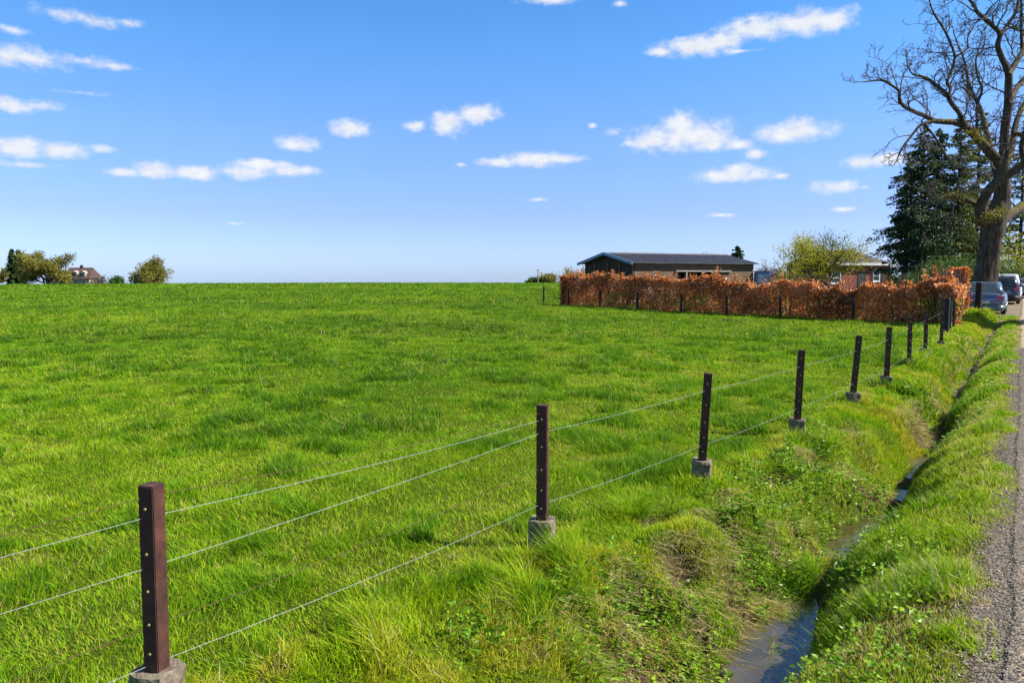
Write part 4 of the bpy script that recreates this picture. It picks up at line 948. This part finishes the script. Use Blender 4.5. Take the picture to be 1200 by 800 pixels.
def farmhouse():
    Y = 222.0; c = at(73, 328, Y); root = empty('farmhouse', (c.x, c.y, ground_z(c.x, c.y))); gz = root.location.z; tag(root, 'far cream farmhouse with red brown roof and dormers on the left horizon', 'house')
    k = Y / F; W = 31 * k; Dp = 7.0; E = at(90, 326, Y).z - gz; A = at(90, 313.5, Y + 3.5).z - gz
    x0, x1 = 0, W
    MB().add([(x0, 0, -1), (x1, 0, -1), (x1, Dp, -1), (x0, Dp, -1), (x0, 0, E), (x1, 0, E), (x1, Dp, E), (x0, Dp, E)], [(0, 1, 5, 4), (1, 2, 6, 5), (2, 3, 7, 6), (3, 0, 4, 7)]).build('wall', M['render'], root)
    rf = MB().add([(x0 - .4, -.4, E - .1), (x1 + .4, -.4, E - .1), (x1 - .6, Dp/2, A), (x0 + .2, Dp/2, A), (x1 + .4, Dp + .4, E - .1), (x0 - .4, Dp + .4, E - .1)], [(0, 1, 2, 3), (4, 5, 3, 2), (1, 4, 2), (5, 0, 3)]).build('roof', M['tile_red'], root)
    for fx in (.42, .73):
        x = W * fx; z = E + .7; dm = MB(); dm.prism([(x - .95, .2, z - .2), (x + .95, .2, z - .2), (x + .95, .2, z + 1.0), (x, .2, z + 1.6), (x - .95, .2, z + 1.0)], (0, 2.0, 0)); o = dm.build('dormer', M['render'], root)
        MB().box(x - .55, x + .55, .14, .195, z, z + .95).build('pane', M['glass'], o)
    for fx in (.2, .5, .8): window(root, W * fx, 0, .9, 1.2, 1.2)
    MB().box(W * .45, W * .45 + .7, Dp/2 - .3, Dp/2 + .3, A - .4, A + .75).build('chimney', M['tile_red'], rf)
    # low outbuilding joined on the left
    x0 = -17 * k; E2 = at(60, 324, Y).z - gz
    MB().box(x0, -.02, .6, 5, -1, E2).build('annex_wall', M['render'], root); MB().add([(x0 - .3, .2, E2), (-.03, .2, E2), (-.03, 3, E2 + 1.1), (x0 - .3, 3, E2 + 1.1), (-.03, 5.4, E2), (x0 - .3, 5.4, E2)], [(0, 1, 2, 3), (4, 5, 3, 2), (0, 3, 5), (1, 4, 2)]).build('annex_roof', M['tile_brown'], root)
farmhouse()
def blue_tank():
    p = at(893, 326, 57); root = empty('water_tank', (p.x, p.y, .15)); tag(root, 'small blue container beside the right end of the shed', 'container')
    h = at(893, 318.5, 57).z - .15; MB().box(-.5, .5, -.4, .4, 0, h).build('body', M['blue_trim'], root, .05); MB().box(-.53, .53, -.43, .43, h + .002, h + .06).build('lid', M['shutter'], root, .02)
blue_tank()
def pole(px, ty, Y, label, arm=0):
    p = at(px, 330, Y); gz = ground_z(p.x, p.y); top = at(px, ty, Y).z; root = empty('utility_pole', (p.x, p.y, gz)); tag(root, label, 'utility pole', 'distant utility poles')
    MB().cyl((0, 0, -.5), (0, 0, top - gz), .16, .11, 8).build('shaft', M['beam'], root)
    MB().beam((-.7 - arm, 0, top - gz - .4), (.7 + arm, 0, top - gz - .4), .1, .12).build('crossarm', M['beam'], root)
    for x in (-.6, .6): MB().cyl((x, 0, top - gz - .335), (x, 0, top - gz - .12), .06, .05, 8).build('insulator', M['white'], root)
pole(164, 307, 196, 'thin pale utility pole in front of the lone far bush tree')
pole(630.5, 315, 212, 'thin utility pole above the far clump of trees left of the hedge')

# ------------------------------------------------------------------ parked cars
def paint(name, col, rough=.25, metal=.3):
    t = NT(name); co = t.coord(); n = t.noise(30, 3, co); c = t.ramp(n, [(.3, [x * .93 for x in col]), (.7, col)])
    return t.done(t.bsdf(c, rough, metal, .5, None, Coat_Weight=.6, Coat_Roughness=.06))
M['car_blue'] = paint('blue_car_paint', (.095, .140, .190)); M['car_dark'] = paint('dark_car_paint', (.035, .037, .042)); M['car_white'] = paint('white_car_paint', (.68, .68, .68), .3, 0); M['car_grey'] = paint('grey_car_paint', (.20, .205, .215), .3, .4)
M['tyre'] = plain('tyre_rubber', (.018, .018, .018), .85, 0, .3, .2, 10); M['rim'] = plain('alloy_rim', (.45, .46, .48), .3, .8, .5, .1, 10)
M['tail'] = plain('tail_lamp_red', (.42, .018, .018), .15, 0, .7, .1, 8, Coat_Weight=.5); M['lamp'] = plain('clear_lamp', (.62, .64, .66), .12, 0, .7, .1, 8); M['plate'] = plain('number_plate', (.66, .66, .62), .5, 0, .4, .05, 8)
M['carglass'] = plain('car_glass', (.045, .062, .068), .04, 0, .9, .1, 2)
def rrect(y0, y1, w, z, r, n=5, w1=None):
    """rounded rectangle in plan, at height z"""
    pts = []; w1 = w if w1 is None else w1
    for cx, cy, a0, ww in ((1, y1, 0, w1), (-1, y1, 90, w1), (-1, y0, 180, w), (1, y0, 270, w)):
        sy = -1 if cy == y1 else 1
        for i in range(n):
            a = math.radians(a0 + 90 * i / (n - 1)); pts.append((cx * (ww - r) + r * math.cos(a), cy + sy * r + r * math.sin(a), z))
    return pts
def car(label, u, v, L, Wd, H, col, belt=.92, suv=False, trim='black', yaw=0.0):
    x, y = xy(u, v); root = empty('parked_car', (x, y, ZR), -math.atan2(EU[0], EU[1]) + yaw); tag(root, label, 'car', 'cars parked along the lane')
    h = L / 2; w = Wd / 2; cl = .20 if suv else .16; P = M[col]
    # lower body, lofted upward: slab sides that tuck in at sill and shoulder
    rings = [rrect(-h + .16, h - .18, w - .10, cl, .22), rrect(-h + .05, h - .06, w - .03, cl + .12, .30), rrect(-h, h, w - .005, .48, .34), rrect(-h + .01, h - .02, w, .62, .36), rrect(-h + .04, h - .10, w - .02, belt - .12, .36), rrect(-h + .09, h - .30, w - .06, belt, .34), rrect(-h + .16, h - .9, w - .12, belt + .035, .30)]
    body = MB().loft(rings).build('body', P, root, 0, True)
    yb, yf, tb, tf = -h + .12, h - 1.15, -h + (.42 if suv else .62), h - 1.95
    if suv: yf, tf = h - 1.25, h - 1.9
    z0, z1 = belt - .02, H - .03; wb, wt = w - .09, w - .27
    def ring(t, extra=0, r=.16): return rrect(yb + (tb - yb) * t - extra, yf + (tf - yf) * t + extra, wb + (wt - wb) * t + extra, z0 + (z1 - z0) * t, r)
    MB().loft([ring(0), ring(.5), ring(.93)]).build('cabin', P, root, 0, True)
    MB().loft([ring(.93), ring(.99, -.015), ring(1.04, -.12)]).build('roof', P, root, 0, True)
    def pt(t, yy, side): # a point on the cabin's side
        return (side * (wb + (wt - wb) * t + .006), yy, z0 + (z1 - z0) * t)
    YB = lambda t: yb + (tb - yb) * t; YF = lambda t: yf + (tf - yf) * t; WW = lambda t: wb + (wt - wb) * t
    def panel(name, q, mat, nrm, th=.008): return MB().prism(q, Vector(nrm) * th).build(name, mat, root)
    t0, t1 = .10, .88
    panel('rear_window', [(-WW(t0) + .2, YB(t0) - .004, z0 + (z1-z0)*t0), (WW(t0) - .2, YB(t0) - .004, z0 + (z1-z0)*t0), (WW(t1) - .17, YB(t1) - .004, z0 + (z1-z0)*t1), (-WW(t1) + .17, YB(t1) - .004, z0 + (z1-z0)*t1)], M['carglass'], (0, -.9, .3))
    panel('windscreen', [(-WW(t0) + .2, YF(t0) + .004, z0 + (z1-z0)*t0), (WW(t0) - .2, YF(t0) + .004, z0 + (z1-z0)*t0), (WW(t1) - .17, YF(t1) + .004, z0 + (z1-z0)*t1), (-WW(t1) + .17, YF(t1) + .004, z0 + (z1-z0)*t1)], M['carglass'], (0, .8, .5))
    for sd in (-1, 1):
        m = (YB(0) + YF(0)) / 2 + .1
        for a0, a1, b0, b1 in ((YB(t0) + .32, m - .05, YB(t1) + .24, m - .05), (m + .05, YF(t0) - .3, m + .05, YF(t1) - .22)):
            panel('side_window', [pt(t0, a0, sd), pt(t0, a1, sd), pt(t1, b1, sd), pt(t1, b0, sd)], M['carglass'], (sd, 0, .2))
        panel('tail_light', [(sd * (w - .10), -h + .075, belt - .30), (sd * (w - .42), -h + .02, belt - .28), (sd * (w - .40), -h + .05, belt - .10), (sd * (w - .10), -h + .11, belt - .08)] if not suv else [(sd * (w - .08), -h + .10, belt - .22), (sd * (w - .36), -h + .02, belt - .18), (sd * (w - .34), -h + .05, belt - .03), (sd * (w - .14), -h + .12, belt + .16)], M['tail'], (sd * .35, -1, 0), .05)
        panel('headlight', [(sd * (w - .12), h - .16, .62), (sd * (w - .5), h - .05, .60), (sd * (w - .5), h - .10, .76), (sd * (w - .14), h - .26, .78)], M['lamp'], (sd * .3, 1, .1), .05)
        m = MB().box(sd * (w + .02) - .09, sd * (w + .02) + .09, h - 1.62, h - 1.50, belt + .02, belt + .16).build('wing_mirror', P, root, .03)
        for yy in (-h + .78, h - .88):
            R = .345 if suv else .305; tw = .2; cx = sd * (w - .10)
            wh = MB().loft([[(cx + dx, yy + math.cos(a) * r_, R + math.sin(a) * r_) for a in np.arange(24) * PI / 12] for dx, r_ in ((-tw/2, R * .86), (-tw/2 + .03, R), (tw/2 - .03, R), (tw/2, R * .86))]).build('wheel', M['tyre'], root, 0, False)
            MB().cyl((cx + sd * (tw/2 - .02), yy, R), (cx + sd * (tw/2 + .006), yy, R), R * .64, R * .58, 16).build('rim', M['rim'], wh)
            MB().loft([[(cx + sd * dx, yy + math.cos(a) * R * 1.13, R + math.sin(a) * R * 1.13) for a in np.linspace(-.1, PI + .1, 14)] for dx in (-.1, .099)]).build('wheel_arch', M['black'], root)
    MB().loft([rrect(-h - .03, -h + .5, w - .05, z, .28) for z in (cl + .05, .40 if not suv else .50)] ).build('bumper', M['black'] if trim == 'black' else P, root, 0, True)
    panel('number_plate', [(-.26, -h - .034, .50), (.26, -h - .034, .50), (.26, -h - .03, .61), (-.26, -h - .03, .61)], M['plate'], (0, -1, 0), .012)
    panel('trim_strip', [(-w + .34, -h - .01, .655), (w - .34, -h - .01, .655), (w - .34, -h + .0, .70), (-w + .34, -h + .0, .70)], M['rim'], (0, -1, 0), .012)
    return root
car('dark blue hatchback parked nearest, right beside the end of the hedge', 40.6, -1.45, 4.05, 1.72, 1.45, 'car_blue', trim='body')
car('black tall car with red tail lamp parked behind the blue hatchback', 55.8, -1.05, 4.5, 1.82, 1.62, 'car_dark', .98, True)
car('white tall car whose roof shows over the black car', 62.0, -1.0, 4.5, 1.84, 1.80, 'car_white', 1.0, True)
car('grey car at the right edge of the picture, last of the row', 69.5, -.35, 4.3, 1.78, 1.52, 'car_grey', .95)

# ------------------------------------------------------------------ light, sky, camera
SUN_AZ = math.radians(97); SUN_EL = math.radians(46)
sd = bpy.data.lights.new('sun', 'SUN'); sd.energy = 4.8; sd.angle = math.radians(.55); sd.color = (1, .955, .88)
so = link(bpy.data.objects.new('sun', sd)); tod = Vector((math.sin(SUN_AZ) * math.cos(SUN_EL), math.cos(SUN_AZ) * math.cos(SUN_EL), math.sin(SUN_EL)))
so.rotation_euler = tod.to_track_quat('Z', 'Y').to_euler()

wd = bpy.data.worlds.new('World'); SC.world = wd; wd.use_nodes = True; nt = wd.node_tree; nt.nodes.clear()
def wn(t, **k):
    o = nt.nodes.new(t)
    for a, b in k.items(): setattr(o, a, b)
    return o
def wl(a, b): nt.links.new(a, b)
sky = wn('ShaderNodeTexSky', sky_type='NISHITA'); sky.sun_disc = False; sky.sun_elevation = SUN_EL; sky.sun_rotation = SUN_AZ; sky.air_density = 1.0; sky.dust_density = .3; sky.ozone_density = 2.2; sky.altitude = 50
hs = wn('ShaderNodeHueSaturation'); hs.inputs['Saturation'].default_value = 1.12; hs.inputs['Value'].default_value = 1.0; wl(sky.outputs[0], hs.inputs['Color'])
tc = wn('ShaderNodeTexCoord'); nrm = wn('ShaderNodeVectorMath', operation='NORMALIZE'); wl(tc.outputs['Generated'], nrm.inputs[0])
sp = wn('ShaderNodeSeparateXYZ'); wl(nrm.outputs[0], sp.inputs[0])
az = wn('ShaderNodeMath', operation='ARCTAN2'); wl(sp.outputs[0], az.inputs[0]); wl(sp.outputs[1], az.inputs[1])
el = wn('ShaderNodeMath', operation='ARCSINE'); wl(sp.outputs[2], el.inputs[0])
ae = wn('ShaderNodeCombineXYZ'); wl(az.outputs[0], ae.inputs[0]); wl(el.outputs[0], ae.inputs[1])
mp = wn('ShaderNodeMapping'); mp.inputs['Scale'].default_value = (1, 1.45, 1); wl(ae.outputs[0], mp.inputs[0])
nz = wn('ShaderNodeTexNoise'); nz.inputs['Scale'].default_value = 48; nz.inputs['Detail'].default_value = 9; nz.inputs['Roughness'].default_value = .62; wl(mp.outputs[0], nz.inputs['Vector'])
nw = wn('ShaderNodeTexNoise'); nw.inputs['Scale'].default_value = 16; nw.inputs['Detail'].default_value = 3; wl(mp.outputs[0], nw.inputs['Vector'])
# cloud bank: (x, y, half width, half height, softness) measured on the photograph, turned into directions
CL = [(75,18,48,11,.38),(112,25,40,10,.4),(152,27,24,7,.5),(12,34,24,6,.35),(22,66,62,15,.3),(100,72,48,9,.35),(132,77,26,5,.3),(14,123,28,9,.25),(52,124,26,9,.3),(95,109,48,5,.6),(16,172,32,11,0),(72,177,26,8,0),(32,193,44,6,.45),
      (120,175,15,6,.3),(145,202,18,6,.2),(183,200,22,9,0),(229,202,24,9,0),(285,202,24,8,0),(312,193,32,7,0),(342,200,30,7,0),(350,169,25,9,0),(410,150,21,10,0),(487,148,14,8,.15),(525,145,19,14,0),(561,133,25,12,0),
      (585,190,24,6,0),(625,187,40,9,0),(662,186,26,6,0),(640,0,34,6,.1),(727,4,13,5,.3),(818,54,46,11,0),(845,48,22,9,0),(775,61,22,6,.15),(868,60,30,3,.4),(890,33,44,12,0),(940,26,48,14,0),(972,25,22,12,0),
      (800,160,56,17,-.05),(797,147,26,15,-.05),(768,166,30,9,0),(832,164,26,13,0),(864,170,18,7,.05),(886,180,13,7,.1),(720,155,20,10,.5),(694,147,8,5,.4),(930,155,42,11,0),(938,148,20,11,0),(900,156,16,6,.15),(860,205,42,9,0),(868,200,24,9,0),(915,206,10,5,.3),
      (1010,190,18,7,0),(1038,187,22,7,0),(980,219,26,8,0),(1012,219,16,4,.4),(990,245,18,4,.3),(845,252,24,4,.4),(632,234,22,4,.5),(280,262,60,4,.75),(880,22,10,4,.4),(540,193,12,4,.4),(300,250,70,5,.85)]
prev = None
for (cx, cy, hw, hh, soft) in CL:
    d = Vector((slope(cx, cy)[0], 1, slope(cx, cy)[1])).normalized(); a0 = math.atan2(d.x, d.y); e0 = math.asin(d.z)
    s = wn('ShaderNodeVectorMath', operation='SUBTRACT'); wl(ae.outputs[0], s.inputs[0]); s.inputs[1].default_value = (a0, e0, 0)
    m = wn('ShaderNodeVectorMath', operation='MULTIPLY'); wl(s.outputs[0], m.inputs[0]); m.inputs[1].default_value = (F * .9 / hw, F * .95 / hh, 0)
    ln = wn('ShaderNodeVectorMath', operation='LENGTH'); wl(m.outputs[0], ln.inputs[0]); cur = ln.outputs['Value']
    if soft:
        ad = wn('ShaderNodeMath', operation='ADD'); wl(cur, ad.inputs[0]); ad.inputs[1].default_value = soft; cur = ad.outputs[0]
    if prev is not None:
        mn = wn('ShaderNodeMath', operation='SMOOTH_MIN'); wl(prev, mn.inputs[0]); wl(cur, mn.inputs[1]); mn.inputs[2].default_value = .25; cur = mn.outputs[0]
    prev = cur
ma = wn('ShaderNodeMath', operation='MULTIPLY_ADD'); wl(nz.outputs[0], ma.inputs[0]); ma.inputs[1].default_value = 1.5; wl(prev, ma.inputs[2])
mb = wn('ShaderNodeMath', operation='MULTIPLY_ADD'); wl(nw.outputs[0], mb.inputs[0]); mb.inputs[1].default_value = .7; wl(ma.outputs[0], mb.inputs[2])
mr = wn('ShaderNodeMapRange', interpolation_type='SMOOTHSTEP'); wl(mb.outputs[0], mr.inputs[0]); mr.inputs[1].default_value = 2.28; mr.inputs[2].default_value = 1.28; mr.inputs[3].default_value = 0; mr.inputs[4].default_value = .93
cr = wn('ShaderNodeValToRGB'); cr.color_ramp.elements[0].position = .2; cr.color_ramp.elements[0].color = (1, 1, 1, 1); cr.color_ramp.elements[1].position = .7; cr.color_ramp.elements[1].color = (.78, .81, .88, 1); wl(nz.outputs[0], cr.inputs[0])
cb = wn('ShaderNodeVectorMath', operation='SCALE'); wl(cr.outputs[0], cb.inputs[0]); CLOUD = 4.9; cb.inputs['Scale'].default_value = CLOUD
tr_ = wn('ShaderNodeValToRGB'); e_ = tr_.color_ramp.elements; e_.new(.5); e_.new(.7); e_.new(.8); e_.new(.9)
for q, (p_, c_) in zip(e_, ((0, (.445, .615, 1.19)), (.075, (.48, .54, .95)), (.175, (.58, .68, .965)), (.28, (.50, .785, 1.03)), (.36, (.44, .76, 1.05)), (.60, (.92, .90, .86)))): q.position = p_; q.color = (*c_, 1)
wl(sp.outputs[2], tr_.inputs[0])
sm = wn('ShaderNodeVectorMath', operation='MULTIPLY'); wl(hs.outputs[0], sm.inputs[0]); wl(tr_.outputs[0], sm.inputs[1])
mx = wn('ShaderNodeMix', data_type='RGBA'); wl(mr.outputs[0], mx.inputs[0]); wl(sm.outputs[0], mx.inputs[6]); wl(cb.outputs[0], mx.inputs[7])
bg = wn('ShaderNodeBackground'); bg.inputs['Strength'].default_value = .103; wl(mx.outputs[2], bg.inputs[0]); wo = wn('ShaderNodeOutputWorld'); wl(bg.outputs[0], wo.inputs[0])
wd.cycles.sampling_method = 'MANUAL'; wd.cycles.sample_map_resolution = 512

cam = bpy.data.cameras.new('camera'); cam.lens = 26.0; cam.sensor_width = 36.0; cam.clip_start = .05; cam.clip_end = 6000
co = link(bpy.data.objects.new('camera', cam)); co.location = (0, 0, CAMZ); co.rotation_euler = (PI / 2 - PITCH, 0, 0); SC.camera = co
vs_ = SC.view_settings; vs_.view_transform = 'Standard'; vs_.look = 'None'; vs_.exposure = 1.0; vs_.gamma = 1; vs_.use_curve_mapping = False
cy = SC.cycles; cy.max_bounces = 6; cy.diffuse_bounces = 3; cy.transmission_bounces = 4; cy.transparent_max_bounces = 4; cy.caustics_reflective = False; cy.caustics_refractive = False
